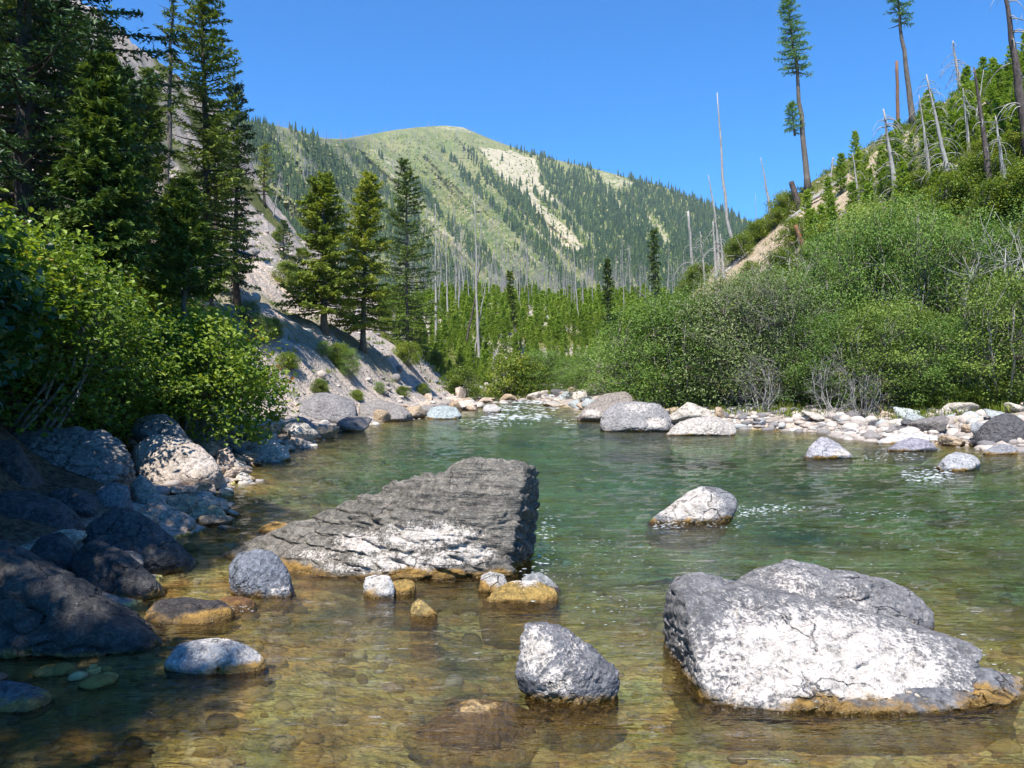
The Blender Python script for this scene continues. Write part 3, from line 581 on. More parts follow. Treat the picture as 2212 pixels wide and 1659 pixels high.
def big_right():
    low = lambda q, z=-.45: np.array([q[0], q[1] + .22, z])
    f = [px(1530, 1515, 3.98), px(1600, 1530, 3.90), px(1782, 1534, 3.86), px(1950, 1534, 3.88), px(2080, 1526, 3.95), px(2176, 1512, 4.1)]
    top = [px(1446, 1268, 4.75), px(1458, 1246, 4.75), px(1502, 1237, 4.72), px(1570, 1252, 4.75), px(1686, 1282, 4.8), px(1842, 1320, 4.8), px(2002, 1362, 4.55), px(2090, 1394, 4.3), px(2098, 1440, 4.12), ]
    left = [px(1480, 1300, 4.42), px(1508, 1345, 4.28), px(1516, 1400, 4.18), px(1448, 1380, 4.75), px(1456, 1440, 4.7), px(1465, 1475, 4.6)]
    back = [px(1500, 1290, 5.3), px(2000, 1400, 5.2), px(1480, 1400, 5.2), px(2060, 1450, 5.0)]
    P = f[:-1] + top + left + back + [low(q) for q in f[:-1] + left[-2:] + back]
    E = [[px(1950, 1440, 4.15), px(2110, 1440, 4.15), px(2160, 1452, 4.12), px(2200, 1468, 4.08), px(2214, 1496, 3.98), px(2200, 1516, 3.92), px(1800, 1536, 3.84), px(2050, 1535, 3.83), px(2180, 1470, 4.3), px(1950, 1470, 4.3)] + [low(px(2200, 1516, 3.92)), low(px(1800, 1536, 3.84)), low(px(2190, 1480, 4.3)), low(px(1950, 1470, 4.4))]]
    wh = [(px(1760, 1425, 4.2), (.75, .7, .24), 1.15), (px(1640, 1400, 4.2), (.30, .6, .17), 1.0), (px(1760, 1440, 4.1), (.5, .6, .16), 1.15), (px(1900, 1440, 4.1), (.42, .6, .12), 1.0), (px(1600, 1330, 4.5), (.25, .6, .14), .62), (px(1750, 1360, 4.5), (.4, .6, .12), .55), (px(1640, 1480, 4.0), (.3, .4, .08), .8), (px(1720, 1500, 3.95), (.3, .4, .05), .7)]
    me, c = rock_mesh('boulder', P, 7, 90, .013, 8, .42, (-.25, .3, 1), wh, None, 8, (14, .93, .99))
    o = stone('boulder', 'huge chalky white and grey boulder in front right with ochre foot', 'boulder', me, c, (.19, .185, .19), 'rock')
    me, c2 = rock_mesh('low_ledge', E[0], 6, 60, .03, 9, .5, (-.25, .3, 1), [(px(2140, 1470, 4.3), (.14, .4, .06), .6)], None, 8, (10, .9, .98))
    k = link('low_ledge', me, M['rock'], o); k.location = (c2[0] - c[0], c2[1] - c[1], 0); k.color = (.17, .17, .18, 1)
big_right()
orock('broad grey boulder tucked right behind the huge chalky front boulder', [(1585, 1262), (1610, 1238), (1655, 1219), (1710, 1212), (1790, 1240), (1900, 1250), (1960, 1276), (2008, 1318), (2020, 1352), (1990, 1372), (1700, 1330)], T=.9, d=4.95, tint=(.19, .185, .19), seed=12, lvl=6, white=[(1720, 1270, 90, 50, .5), (1850, 1290, 60, 40, .4)], sink=.6, strata=.3)
orock('angular block with white streaks standing alone in front centre shallows', [(1136, 1348), (1179, 1339), (1212, 1352), (1270, 1395), (1325, 1438), (1336, 1458), (1327, 1490), (1290, 1515), (1257, 1528), (1215, 1515), (1179, 1495), (1114, 1462), (1119, 1420)], T=.45, tint=(.16, .16, .175), seed=15, lvl=6, p=70, strata=.7, sdir=(-.9, .2, 1), amp=.02, spread=.75, front=[(1165, 1400, .16), (1265, 1470, .03), (1250, 1440, .06)], white=[(1160, 1410, 50, 55, .85), (1200, 1470, 50, 40, .7), (1240, 1420, 60, 60, .36)])
orock('bright white rock with mustard foot standing midstream', [(1403, 1124), (1442, 1098), (1478, 1066), (1510, 1048), (1554, 1052), (1592, 1072), (1597, 1098), (1560, 1124), (1500, 1134), (1442, 1134)], T=.55, tint=(.20, .20, .21), seed=17, lvl=6, white=[(1490, 1090, 75, 50, 1.4), (1520, 1110, 50, 30, 1.2)], p=18)
orock('rounded blue grey boulder at the left tip of the big slab', [(488, 1240), (492, 1215), (515, 1188), (550, 1182), (590, 1186), (615, 1210), (632, 1245), (630, 1280), (600, 1298), (540, 1292), (505, 1270)], T=.45, tint=(.17, .185, .22), seed=19, lvl=6, p=16, amp=.025, strata=.4, sdir=(.9, .2, .2), white=[(600, 1280, 40, 25, .55)])
orock('flat pale grey rock low in the near left shallows', [(345, 1440), (385, 1385), (430, 1376), (480, 1376), (540, 1392), (568, 1412), (570, 1445), (540, 1462), (400, 1462)], T=.42, tint=(.34, .34, .35), seed=21, lvl=6, p=16, amp=.02, white=[(470, 1410, 100, 40, .62)])
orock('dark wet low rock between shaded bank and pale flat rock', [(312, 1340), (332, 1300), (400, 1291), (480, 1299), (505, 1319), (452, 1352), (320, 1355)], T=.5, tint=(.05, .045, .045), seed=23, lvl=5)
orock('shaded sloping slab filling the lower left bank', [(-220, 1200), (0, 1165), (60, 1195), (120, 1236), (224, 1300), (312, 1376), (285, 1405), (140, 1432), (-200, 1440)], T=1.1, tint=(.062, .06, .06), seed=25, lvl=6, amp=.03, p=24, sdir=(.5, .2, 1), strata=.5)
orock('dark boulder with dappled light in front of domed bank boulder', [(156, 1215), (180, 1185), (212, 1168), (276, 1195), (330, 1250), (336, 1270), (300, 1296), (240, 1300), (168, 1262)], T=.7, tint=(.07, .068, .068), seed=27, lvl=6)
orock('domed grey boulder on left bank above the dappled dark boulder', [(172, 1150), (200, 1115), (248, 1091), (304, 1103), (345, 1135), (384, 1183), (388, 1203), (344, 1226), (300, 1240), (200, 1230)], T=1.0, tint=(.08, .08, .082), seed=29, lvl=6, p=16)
orock('pinkish rock in the sun against the domed bank boulder', [(296, 1100), (320, 1086), (345, 1081), (372, 1100), (420, 1122), (408, 1148), (360, 1150), (310, 1130)], T=.5, tint=PINK, seed=31, lvl=5)
orock('blocky grey boulder below the overhanging bank slab', [(276, 1052), (304, 1025), (332, 1046), (347, 1072), (340, 1095), (300, 1094)], T=.6, tint=(.38, .32, .27), seed=33, lvl=5)
orock('grey boulder touching the underside of the overhanging slab', [(205, 1070), (212, 1053), (248, 1039), (276, 1054), (282, 1080), (260, 1100), (210, 1100)], T=.6, tint=(.22, .215, .22), seed=34, lvl=5)
orock('thick overhanging bank slab with a shadowed underside beneath the bushes', [(60, 925), (147, 922), (220, 931), (266, 948), (275, 972), (260, 1018), (220, 1050), (110, 1044), (72, 1006), (10, 1000), (0, 940)], T=1.4, d=9.6, tint=(.24, .225, .215), seed=35, lvl=6, p=30, strata=.9, sdir=(.1, .2, 1), sfreq=7)
orock('broad pale boulder sloping to the water from under the bushes', [(279, 975), (330, 933), (400, 948), (440, 968), (465, 992), (473, 1022), (450, 1040), (400, 1048), (320, 1052), (285, 1020)], T=1.3, tint=(.46, .39, .33), seed=37, lvl=6, p=22, white=[(420, 1000, 60, 30, .6)])
orock('grey wedge boulder above the pale sloping bank boulder', [(395, 925), (410, 905), (440, 908), (468, 938), (492, 970), (470, 985), (420, 970)], T=1.0, tint=(.33, .29, .26), seed=39, lvl=5)
orock('small angular pale rock at the waterline left of cream rock pair', [(466, 1000), (472, 975), (492, 968), (510, 990), (505, 1002), (475, 1008)], tint=PINK, seed=40, lvl=4)
orock('cream boulder at the left waterline with rounded top', [(532, 990), (545, 958), (570, 949), (592, 953), (622, 971), (628, 982), (612, 996), (560, 998)], T=1.1, tint=(.52, .44, .37), seed=41, lvl=5)
orock('grey boulder leaning into the water below leafy bush', [(630, 930), (640, 902), (662, 899), (685, 925), (693, 944), (665, 950), (635, 948)], T=1.2, tint=(.24, .23, .23), seed=43, lvl=5)
orock('large smooth grey boulder on left bank, right of leafy bush', [(640, 885), (655, 862), (680, 848), (730, 850), (762, 862), (768, 890), (766, 908), (740, 916), (690, 913), (655, 905)], T=1.9, tint=(.225, .215, .22), seed=45, lvl=6, p=20, amp=.02)
orock('low grey boulder beside the large smooth one on left bank', [(768, 895), (775, 870), (830, 866), (870, 878), (895, 895), (880, 908), (800, 912)], T=1.9, tint=(.25, .23, .22), seed=47, lvl=5)
orock('bluish pale boulder at the head of the left shore', [(922, 895), (932, 880), (960, 876), (990, 880), (997, 897), (980, 906), (930, 906)], T=1.2, tint=(.33, .38, .39), seed=49, lvl=5)
orock('small white boulder sitting in the far riffle', [(1042, 884), (1050, 874), (1070, 873), (1084, 882), (1075, 890), (1048, 891)], T=1.0, tint=(.45, .43, .42), seed=50, lvl=4)
orock('ochre rock in the water off the pink bank stones', [(420, 1110), (436, 1094), (455, 1090), (475, 1097), (488, 1108), (480, 1121), (440, 1124)], tint=(.50, .38, .22), seed=51, lvl=5)
orock('thin flat stone awash beside the ochre rock on left shore', [(418, 1096), (430, 1080), (470, 1076), (500, 1082), (525, 1088), (500, 1096), (440, 1100)], tint=(.36, .33, .28), seed=52, lvl=4, d=10.5)
orock('mustard stone barely awash left of the big slab', [(556, 1148), (570, 1134), (595, 1127), (620, 1136), (650, 1138), (640, 1150), (590, 1154)], T=.35, tint=(.32, .20, .07), seed=53, lvl=5)
orock('white topped mustard stone at the front of the big slab', [(784, 1275), (790, 1248), (815, 1241), (840, 1245), (852, 1265), (850, 1285), (820, 1294), (795, 1290)], T=.25, tint=(.5, .5, .5), seed=55, lvl=5, white=[(815, 1262, 30, 22, 1.2)])
orock('mustard stone awash against the white topped stone', [(840, 1278), (850, 1256), (880, 1250), (898, 1262), (892, 1278), (860, 1286)], T=.2, tint=(.30, .20, .06), seed=56, lvl=4)
orock('small pale stone with ochre skirt below big slab corner', [(1035, 1272), (1040, 1245), (1058, 1234), (1090, 1242), (1100, 1262), (1085, 1278), (1050, 1284)], T=.25, tint=(.38, .36, .34), seed=57, lvl=5)
orock('broad mustard stone with white top by the slab corner', [(1042, 1300), (1070, 1272), (1110, 1256), (1160, 1254), (1195, 1272), (1205, 1292), (1190, 1306), (1100, 1308)], T=.35, tint=(.34, .23, .07), seed=59, lvl=5, white=[(1140, 1260, 40, 10, .9)])
orock('grey stone with pale crown at the right end of the slab', [(1120, 1262), (1130, 1245), (1160, 1233), (1190, 1250), (1210, 1272), (1195, 1282), (1150, 1282)], T=.3, d=6.05, tint=(.27, .28, .29), seed=61, lvl=5)
orock('little ochre stone with a grey tip alone in the shallows', [(886, 1330), (888, 1302), (905, 1295), (925, 1310), (945, 1326), (935, 1334), (905, 1338)], T=.15, tint=(.36, .26, .10), seed=63, lvl=5)
orock('wet rust coloured stone beside the blue grey boulder', [(468, 1302), (480, 1290), (520, 1288), (552, 1300), (545, 1318), (500, 1322)], T=.3, tint=(.14, .07, .03), seed=64, lvl=4)
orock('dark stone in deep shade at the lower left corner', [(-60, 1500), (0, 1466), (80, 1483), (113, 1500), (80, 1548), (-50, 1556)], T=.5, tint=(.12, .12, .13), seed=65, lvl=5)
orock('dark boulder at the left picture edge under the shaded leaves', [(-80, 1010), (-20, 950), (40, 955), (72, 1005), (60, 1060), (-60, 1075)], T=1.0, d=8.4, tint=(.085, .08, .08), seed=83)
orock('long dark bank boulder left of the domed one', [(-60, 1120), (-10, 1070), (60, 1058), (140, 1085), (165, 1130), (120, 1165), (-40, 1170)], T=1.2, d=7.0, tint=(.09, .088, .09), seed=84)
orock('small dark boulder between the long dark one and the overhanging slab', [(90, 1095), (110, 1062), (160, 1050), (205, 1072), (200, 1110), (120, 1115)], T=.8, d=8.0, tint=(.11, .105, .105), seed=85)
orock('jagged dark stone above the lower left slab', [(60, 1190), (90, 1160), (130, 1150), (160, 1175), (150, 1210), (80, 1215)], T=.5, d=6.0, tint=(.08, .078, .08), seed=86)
orock('grey ledge rock high on the left bank under the maple leaves', [(280, 930), (300, 900), (350, 895), (390, 915), (400, 945), (330, 955)], T=1.0, d=12.2, tint=(.2, .195, .19), seed=87)
# right hand side
orock('large smooth pale grey boulder at the far right shore', [(1297, 915), (1305, 888), (1330, 868), (1375, 864), (1420, 872), (1447, 893), (1453, 915), (1440, 930), (1390, 934), (1310, 932)], T=2.1, tint=(.27, .26, .26), seed=67, lvl=6, p=22, white=[(1420, 915, 30, 16, .9), (1380, 880, 50, 18, .55)])
orock('brown grey boulder behind the large smooth right shore boulder', [(1252, 900), (1270, 872), (1310, 848), (1350, 843), (1370, 856), (1365, 890), (1300, 905)], T=2.0, d=28.5, tint=(.27, .235, .21), seed=69, lvl=5, white=[(1280, 895, 26, 12, 1.)])
orock('flat cream ledge rock with undercut at right shore', [(1443, 936), (1465, 912), (1500, 898), (1550, 900), (1588, 915), (1588, 938), (1540, 942), (1460, 942)], T=1.6, tint=(.46, .42, .38), seed=71, lvl=5, strata=.6)
orock('pointed lavender grey rock standing alone in right channel', [(1745, 985), (1752, 960), (1772, 943), (1785, 942), (1815, 958), (1848, 984), (1830, 990), (1770, 993)], T=.9, tint=(.36, .35, .38), seed=73, lvl=5, p=20, white=[(1820, 980, 30, 10, 1)])
orock('rounded pale rock in right channel nearest the white ripple', [(2030, 1000), (2048, 982), (2070, 975), (2105, 982), (2120, 1003), (2110, 1014), (2060, 1019), (2035, 1014)], T=.8, tint=(.38, .38, .39), seed=75, lvl=5)
orock('low flat lavender rock off the right gravel bar', [(1918, 970), (1940, 952), (1975, 944), (2010, 950), (2030, 966), (2000, 973), (1940, 976)], T=.9, tint=(.28, .27, .31), seed=77, lvl=5)
orock('broad white ledge just behind the low lavender rock', [(1890, 958), (1925, 938), (1980, 934), (2030, 940), (2040, 952), (1990, 958), (1920, 962)], T=1.2, tint=(.55, .54, .53), seed=78, lvl=5, d=19.2)
orock('small round grey rock at the right edge of the channel', [(2125, 975), (2150, 960), (2180, 958), (2200, 970), (2198, 981), (2140, 983)], T=.7, tint=(.27, .27, .29), seed=79, lvl=5)
orock('tall dark pitted boulder at the right edge on the gravel bar', [(2118, 950), (2125, 915), (2150, 888), (2180, 880), (2215, 900), (2240, 925), (2235, 958), (2180, 966), (2130, 962)], T=1.3, tint=(.10, .095, .10), seed=81, lvl=6, p=9)
def sunken():
    c = px(1035, 1530, 3.9); rs = np.random.RandomState(3); P = rs.normal(0, 1, (16, 3)); P /= np.linalg.norm(P, axis=1)[:, None]; P = P * np.array([.42, .34, .20]) + np.array([c[0], c[1] + .02, -.14])
    P = np.vstack([P, [[c[0] - .08, c[1], .045], [c[0] + .08, c[1] + .02, .04], [c[0], c[1] - .08, .035], [c[0] + .14, c[1] + .06, .01]]])
    me, c2 = rock_mesh('boulder', P, 5, 10, .03, 91); stone('boulder', 'sunken ochre and purple boulder just breaking the surface in front', 'boulder', me, c2, (.60, .42, .20))
sunken()
# scattered river stones
def stones():
    rnd = random.Random(7); rs = np.random.RandomState(11); protos = []
    for k in range(12):
        P = rs.normal(0, 1, (11, 3)); P /= np.linalg.norm(P, axis=1)[:, None]; P *= rs.uniform(.75, 1.15, (11, 1)); P *= np.array([.6, .48, .40 if k % 3 else .28])
        me, c = rock_mesh('river_stone', P - np.array([0, 0, -.05]), 4, 40, .055, 100 + k)
        protos.append(me)
    tints = [((.52, .41, .32), 'pale pink'), ((.52, .47, .41), 'cream'), ((.30, .31, .33), 'blue grey'), ((.24, .22, .21), 'grey'), ((.42, .32, .22), 'tan'), ((.12, .115, .12), 'dark'), ((.40, .43, .43), 'pale greenish')]
    cnt = 0
    def put(x, y, s, lab, grp, up=.0):
        nonlocal cnt
        tc, tn = tints[rnd.choice([0, 0, 1, 4, 4, 3] if 'left' in grp else [0, 0, 0, 1, 1, 1, 2, 3, 4, 5, 6])]
        me = rnd.choice(protos); o = link('river_stone', me, M['rock'])
        z = max(float(G(x, y)), -.12 if up == 0 else -.5); o.location = (x, y, z + s * .12 + up); o.scale = (s * rnd.uniform(.8, 1.4), s * rnd.uniform(.8, 1.2), s * rnd.uniform(.7, 1.1))
        o.rotation_euler = (rnd.uniform(-.3, .3), rnd.uniform(-.3, .3), rnd.uniform(0, 6.28)); v = rnd.uniform(.85, 1.15); o.color = (tc[0] * v, tc[1] * v, tc[2] * v, 1)
        tag(o, tn + ' ' + lab, 'river stone', grp + ', ' + tn); cnt += 1
    for k in range(84):     # gravel bar, right
        u = rnd.uniform(1440, 2230); y = rnd.uniform(18, 27.5); x = (u - CX) / FPX * y
        t = x - float(rshore(y))
        if t < -.25: continue
        put(x, y, rnd.choice([.25, .3, .4, .4, .5, .6, .8, .9]), 'stone lying on the gravel bar below the right bank bushes', 'stones on the right gravel bar')
    for k in range(32):
        y = rnd.uniform(26, 44); x = float(rshore(y)) + rnd.uniform(-.3, 2.2)
        put(x, y, rnd.uniform(.4, 1.3), 'stone on the right shore beyond the large smooth boulder', 'stones on the far right shore')
    for k in range(38):
        y = rnd.uniform(44, 64); x = rnd.uniform(-5.5, 6.5); 
        if -1 < x < 2.2 and y < 55 and rnd.random() < .8: continue
        put(x, y, rnd.uniform(.6, 1.7), 'boulder among those at the head of the riffle', 'boulders at the head of the riffle')
    for k in range(36):
        y = rnd.uniform(5, 19); x = float(lshore(y)) - abs(rnd.gauss(0, .6)) + .12 * (y > 9) - .15 * (y < 9)
        put(x, y, rnd.choice([.25, .35, .45, .6, .7]) * (.55 if y < 8 else .85), 'stone on the near left bank along the waterline', 'stones on the near left bank')
    for k in range(44):
        y = rnd.uniform(8.5, 19); x = float(lshore(y)) - abs(rnd.gauss(0, .3)) + .2
        put(x, y, rnd.choice([.2, .28, .36, .45]), 'small sunlit stone at the left waterline beside the bushes', 'small stones at the left waterline')
    for k in range(34):
        y = rnd.uniform(19, 46); x = float(lshore(y)) - abs(rnd.gauss(0, .9)) + .35
        put(x, y, rnd.uniform(.35, 1.2), 'stone on the left shore below the scree slope', 'stones on the left shore below the scree')
    for k in range(30):
        y = rnd.uniform(18, 80); x = float(lshore(y)) - rnd.uniform(2.5, 26); put(x, y, rnd.uniform(.5, 1.5) * (.6 + y / 80), 'angular block half buried in the left scree slope', 'blocks in the left scree slope', .02)
    # cobbles and pebbles beyond counting
    mb = MB(); V0, F0 = ico(2)
    def pile(n, f, smin, smax, seed):
        r2 = np.random.RandomState(seed)
        for k in range(n):
            x, y = f(r2); s = smin * (smax / smin) ** (r2.rand() ** 1.8)
            z = float(G(x, y)); V = V0 * (1 + .22 * vnoise(V0 * 1.7 + k, k)[:, None]); V = V * np.array([1, r2.uniform(.6, 1), r2.uniform(.35, .8)]) * s
            a = r2.rand() * 6.3; c_, s_ = math.cos(a), math.sin(a); V = V @ np.array([[c_, s_, 0], [-s_, c_, 0], [0, 0, 1]]).T
            mb.add(V + np.array([x, y, z + s * .15]), F0, None, r2.rand())
    pile(2000, lambda r: (lambda y: (float(rshore(y)) + r.uniform(-.6, 4.2), y))(r.uniform(16, 30)), .05, .26, 1)
    pile(700, lambda r: (lambda y: (float(lshore(y)) - abs(r.normal(0, 1.0)) + .3, y))(r.uniform(10, 40)), .04, .2, 2)
    pile(700, lambda r: (lambda y: (r.uniform(-6, 8), y))(r.uniform(50, 68)), .12, .4, 3)
    pile(1700, lambda r: (lambda y: (float(lshore(y)) - r.uniform(1.5, 30), y))(r.uniform(14, 95)), .05, .32, 4)
    pile(350, lambda r: (r.uniform(9, 30), r.uniform(36, 60)), .06, .25, 5)
    m, t, out = mat('mixed_cobbles'); N = NT(t); pos = N.n('ShaderNodeNewGeometry').outputs['Position']
    c = N.ramp(N.attr('rnd').outputs['Fac'], [(0, (.17, .165, .17)), (.3, (.33, .29, .26)), (.6, (.47, .40, .34)), (.85, (.60, .55, .49)), (1, (.33, .37, .37))])
    n = N.noise(pos, 16, 4, .7); c = N.mix(N.rng(n, .35, .6, .4, 0), c, rgb(.12, .10, .09)); N.put(out.inputs[0], N.pbsdf(c, .9, N.bump(n, .6, .03), .15))
    tag(link('cobbles', mb.mesh('cobbles'), m), 'loose cobbles and scree stones on both banks', 'cobbles', None, 'stuff')
    # stones under the water
    mb2 = MB(); mbs = mb; mb = mb2
    def bedp(r):
        y = 2.2 + 24 * r.rand() ** 1.6; return (r.uniform(float(lshore(y)), min(float(rshore(y)), .72 * y)), y)
    pile(3000, bedp, .02, .10, 6)
    m, t, out = mat('bed_cobbles'); N = NT(t); pos = N.n('ShaderNodeNewGeometry').outputs['Position']
    c = N.ramp(N.attr('rnd').outputs['Fac'], [(0, (.13, .085, .03)), (.35, (.26, .17, .055)), (.6, (.34, .25, .09)), (.8, (.42, .36, .20)), (.92, (.26, .14, .10)), (1, (.50, .48, .38))])
    n = N.noise(pos, 22, 4, .7); c = N.mix(N.rng(n, .35, .6, .5, 0), c, rgb(.08, .05, .02)); N.put(out.inputs[0], N.pbsdf(c, .9, N.bump(n, .6, .02), .1))
    tag(link('bed_cobbles', mb2.mesh('bed_cobbles'), m), 'algae stained cobbles lying on the river bed', 'cobbles', None, 'stuff')
    mb = mbs
stones()

# ------------------------------------------------------------------ vegetation builders
def conifer_parts(H, Rm, cb, nb, elen, ewid, seed, trunk_r=None, droop=.25, taper=1.0, ntw=22, ne=4, gaps=.12, bare=0, lean=(0, 0), ragged=.3, upsweep=.1, k=8, tipr=.12):
    """a fir: trunk mesh and crown mesh; H height, Rm crown radius, cb crown base as share of H"""
    rs = np.random.RandomState(seed); tr = trunk_r or H * .014
    tz = np.linspace(0, 1, 14); wob = np.cumsum(rs.normal(0, .004, (14, 2)), 0) * H
    path = np.stack([lean[0] * tz * H + wob[:, 0], lean[1] * tz * H + wob[:, 1], tz * H - .25 * (tz == 0)], 1)
    tb = MB(); tube(tb, path, tr * (1 - tz) ** .8 + .012 + tr * .5 * np.exp(-tz * 40), k)
    cr = MB(); at = lambda h: np.array([np.interp(h, tz, path[:, i]) for i in range(3)])
    for b in range(nb):
        f = (b + rs.rand()) / nb; h = cb + (1 - cb) * (1 - (1 - f) ** 1.15) if cb < .99 else f
        h = min(h, .995); g = (1 - h) / (1 - cb)
        L = Rm * (g ** taper * (1 - tipr) + tipr) * (1 - ragged * rs.rand()) * (.75 + .25 * math.sin(min(1, (h - cb) / (.15 * (1 - cb)) + .35) * 1.57))
        az = b * 2.39996 + rs.normal(0, .35); P0 = at(h)
        s = np.linspace(0, 1, 7); out = np.array([math.cos(az), math.sin(az), 0])
        up = upsweep + .5 * (1 - g) ** 2 - droop * g; bend = rs.normal(0, .10)
        side = np.array([-out[1], out[0], 0])
        B = P0 + out * (L * s)[:, None] + side * (bend * L * s ** 2)[:, None] + np.array([0, 0, 1.]) * (L * (up * s - .12 * g * s + .18 * s ** 2 * (g > .3)))[:, None]
        tube(cr if False else tb, B, np.maximum(tr * .22 * (.3 + g) * (1 - s) + .004, .004), 4)
        if rs.rand() < gaps: continue
        n = max(6, int(ntw * (L / Rm) ** .8)); q = .10 + .90 * (np.arange(n) + rs.rand(n)) / n
        C = np.stack([np.interp(q, s, B[:, i]) for i in range(3)], 1); D = np.gradient(B, axis=0)[0:1]; D = D / np.linalg.norm(D)
        sg = np.where(np.arange(n) % 2, 1, -1); tl = L * .34 * (1.12 - q) * rs.uniform(.6, 1.2, n) + elen * .6
        ang = rs.uniform(.6, 1.15, n) * sg
        TD = D * np.cos(ang)[:, None] + side[None] * np.sin(ang)[:, None] + np.stack([np.zeros(n), np.zeros(n), rs.normal(-.08, .16, n)], 1)
        e = (np.arange(ne)[None] + rs.rand(n, ne)) / ne
        CC = C[:, None] + TD[:, None] * (tl[:, None] * e)[..., None] + rs.normal(0, elen * .16, (n, ne, 3))
        DD = TD[:, None] + rs.normal(0, .45, (n, ne, 3)); NN = np.array([0, 0, 1.]) + rs.normal(0, .45, (n, ne, 3))
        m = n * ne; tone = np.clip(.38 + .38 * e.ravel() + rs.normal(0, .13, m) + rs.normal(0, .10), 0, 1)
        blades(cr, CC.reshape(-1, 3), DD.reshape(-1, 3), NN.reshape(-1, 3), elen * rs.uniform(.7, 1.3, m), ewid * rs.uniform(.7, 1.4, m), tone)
    for j in range(bare):
        h = cb * rs.uniform(.3, 1.0); az = rs.rand() * 6.28; L = Rm * rs.uniform(.2, .6); s = np.linspace(0, 1, 5)
        B = at(h) + np.array([math.cos(az), math.sin(az), 0]) * (L * s)[:, None] - np.array([0, 0, 1.]) * (L * .35 * s ** 2)[:, None]
        tube(tb, B, np.maximum(.018 * (1 - s), .004), 3)
    return tb.mesh('trunk'), cr.mesh('crown', False)
def conifer(base, label, leaf='fir', bark='bark', name='fir_tree', cat='fir tree', group=None, **kw):
    tm, cm = conifer_parts(**kw); o = empty(name, base, label, cat, group)
    link('trunk', tm, M[bark], o); link('crown', cm, M[leaf], o); return o
def bush_parts(H, Rr, nclump, per, ls, lw, seed, stems=7, flat=.5, spread=.16, hollow=.35, dead=0, broad=False):
    rs = np.random.RandomState(seed); sb = MB(); lf = MB()
    tips = []
    for c in range(nclump):
        a = rs.rand() * 6.283; z = rs.rand() ** .75; rad = (1 - (abs(z - .42) / .62) ** 2.2); rad = max(rad, .08) ** .5 * Rr * (hollow + (1 - hollow) * rs.rand() ** .6) * (1 + .22 * math.sin(3 * a + seed))
        tips.append((math.cos(a) * rad, math.sin(a) * rad, H * (.06 + .92 * z) * rs.uniform(.9, 1.08)))
    tips = np.array(tips)
    st = [(np.array([rs.normal(0, Rr * .12), rs.normal(0, Rr * .12), -.1]), rs.rand() * 6.28, rs.uniform(.25, .9)) for _ in range(stems)]
    mids = []
    for (b, a, s_) in st:
        e = b + np.array([math.cos(a) * Rr * .75 * s_, math.sin(a) * Rr * .75 * s_, H * rs.uniform(.65, .95)]); t = np.linspace(0, 1, 7)[:, None]
        P = b + (e - b) * t + np.array([math.cos(a), math.sin(a), 0]) * (Rr * .22 * np.sin(t * 3.14)) + rs.normal(0, H * .012, (7, 3))
        tube(sb, P, np.linspace(H * .011, H * .003, 7), 5); mids.append(P)
    mids = np.array(mids)
    for k, tp in enumerate(tips):
        j = np.argmin(((mids[:, :, :2] - tp[:2]) ** 2).sum(-1) + (mids[:, :, 2] - tp[2] * .72) ** 2 * 1.5); m0 = mids.reshape(-1, 3)[j]
        t = np.linspace(0, 1, 4)[:, None]; P = m0 + (tp - m0) * t + rs.normal(0, H * .012, (4, 3)) * (t > 0) * (t < 1)
        tube(sb, P, np.linspace(H * .0035, H * .0012, 4), 3)
        if k < dead * nclump: 
            for _ in range(5):
                e = tp + rs.normal(0, H * .10, 3); tube(sb, np.array([P[2], (P[2] + e) / 2 + rs.normal(0, .03, 3), e]), [H * .002, H * .0015, H * .001], 3)
            continue
        n = int(per * rs.uniform(.6, 1.4)); off = rs.normal(0, 1, (n, 3)) * np.array([1, 1, .62]) * H * spread * .5 * rs.uniform(.7, 1.3)
        C = tp + off; C[:, 2] = np.maximum(C[:, 2], .02)
        out = np.array([tp[0], tp[1], 0]) / (np.hypot(tp[0], tp[1]) + .01)
        Nn = np.array([0, 0, .9]) + out * .45 + rs.normal(0, .55, (n, 3)); D = out + rs.normal(0, .7, (n, 3)) - np.array([0, 0, .25])
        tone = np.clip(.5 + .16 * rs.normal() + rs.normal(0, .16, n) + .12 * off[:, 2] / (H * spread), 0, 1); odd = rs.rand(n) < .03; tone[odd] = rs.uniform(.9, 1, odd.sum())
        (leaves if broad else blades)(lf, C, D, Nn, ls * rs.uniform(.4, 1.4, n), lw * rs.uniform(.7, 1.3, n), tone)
    return sb.mesh('stems'), lf.mesh('foliage', False)
def bush(base, label, leaf='alder', bark='twig', name='leafy_bush', cat='bush', group=None, rz=0, **kw):
    sm, lm = bush_parts(**kw); o = empty(name, base, label, cat, group, rz)
    link('stems', sm, M[bark], o); link('foliage', lm, M[leaf], o); return o
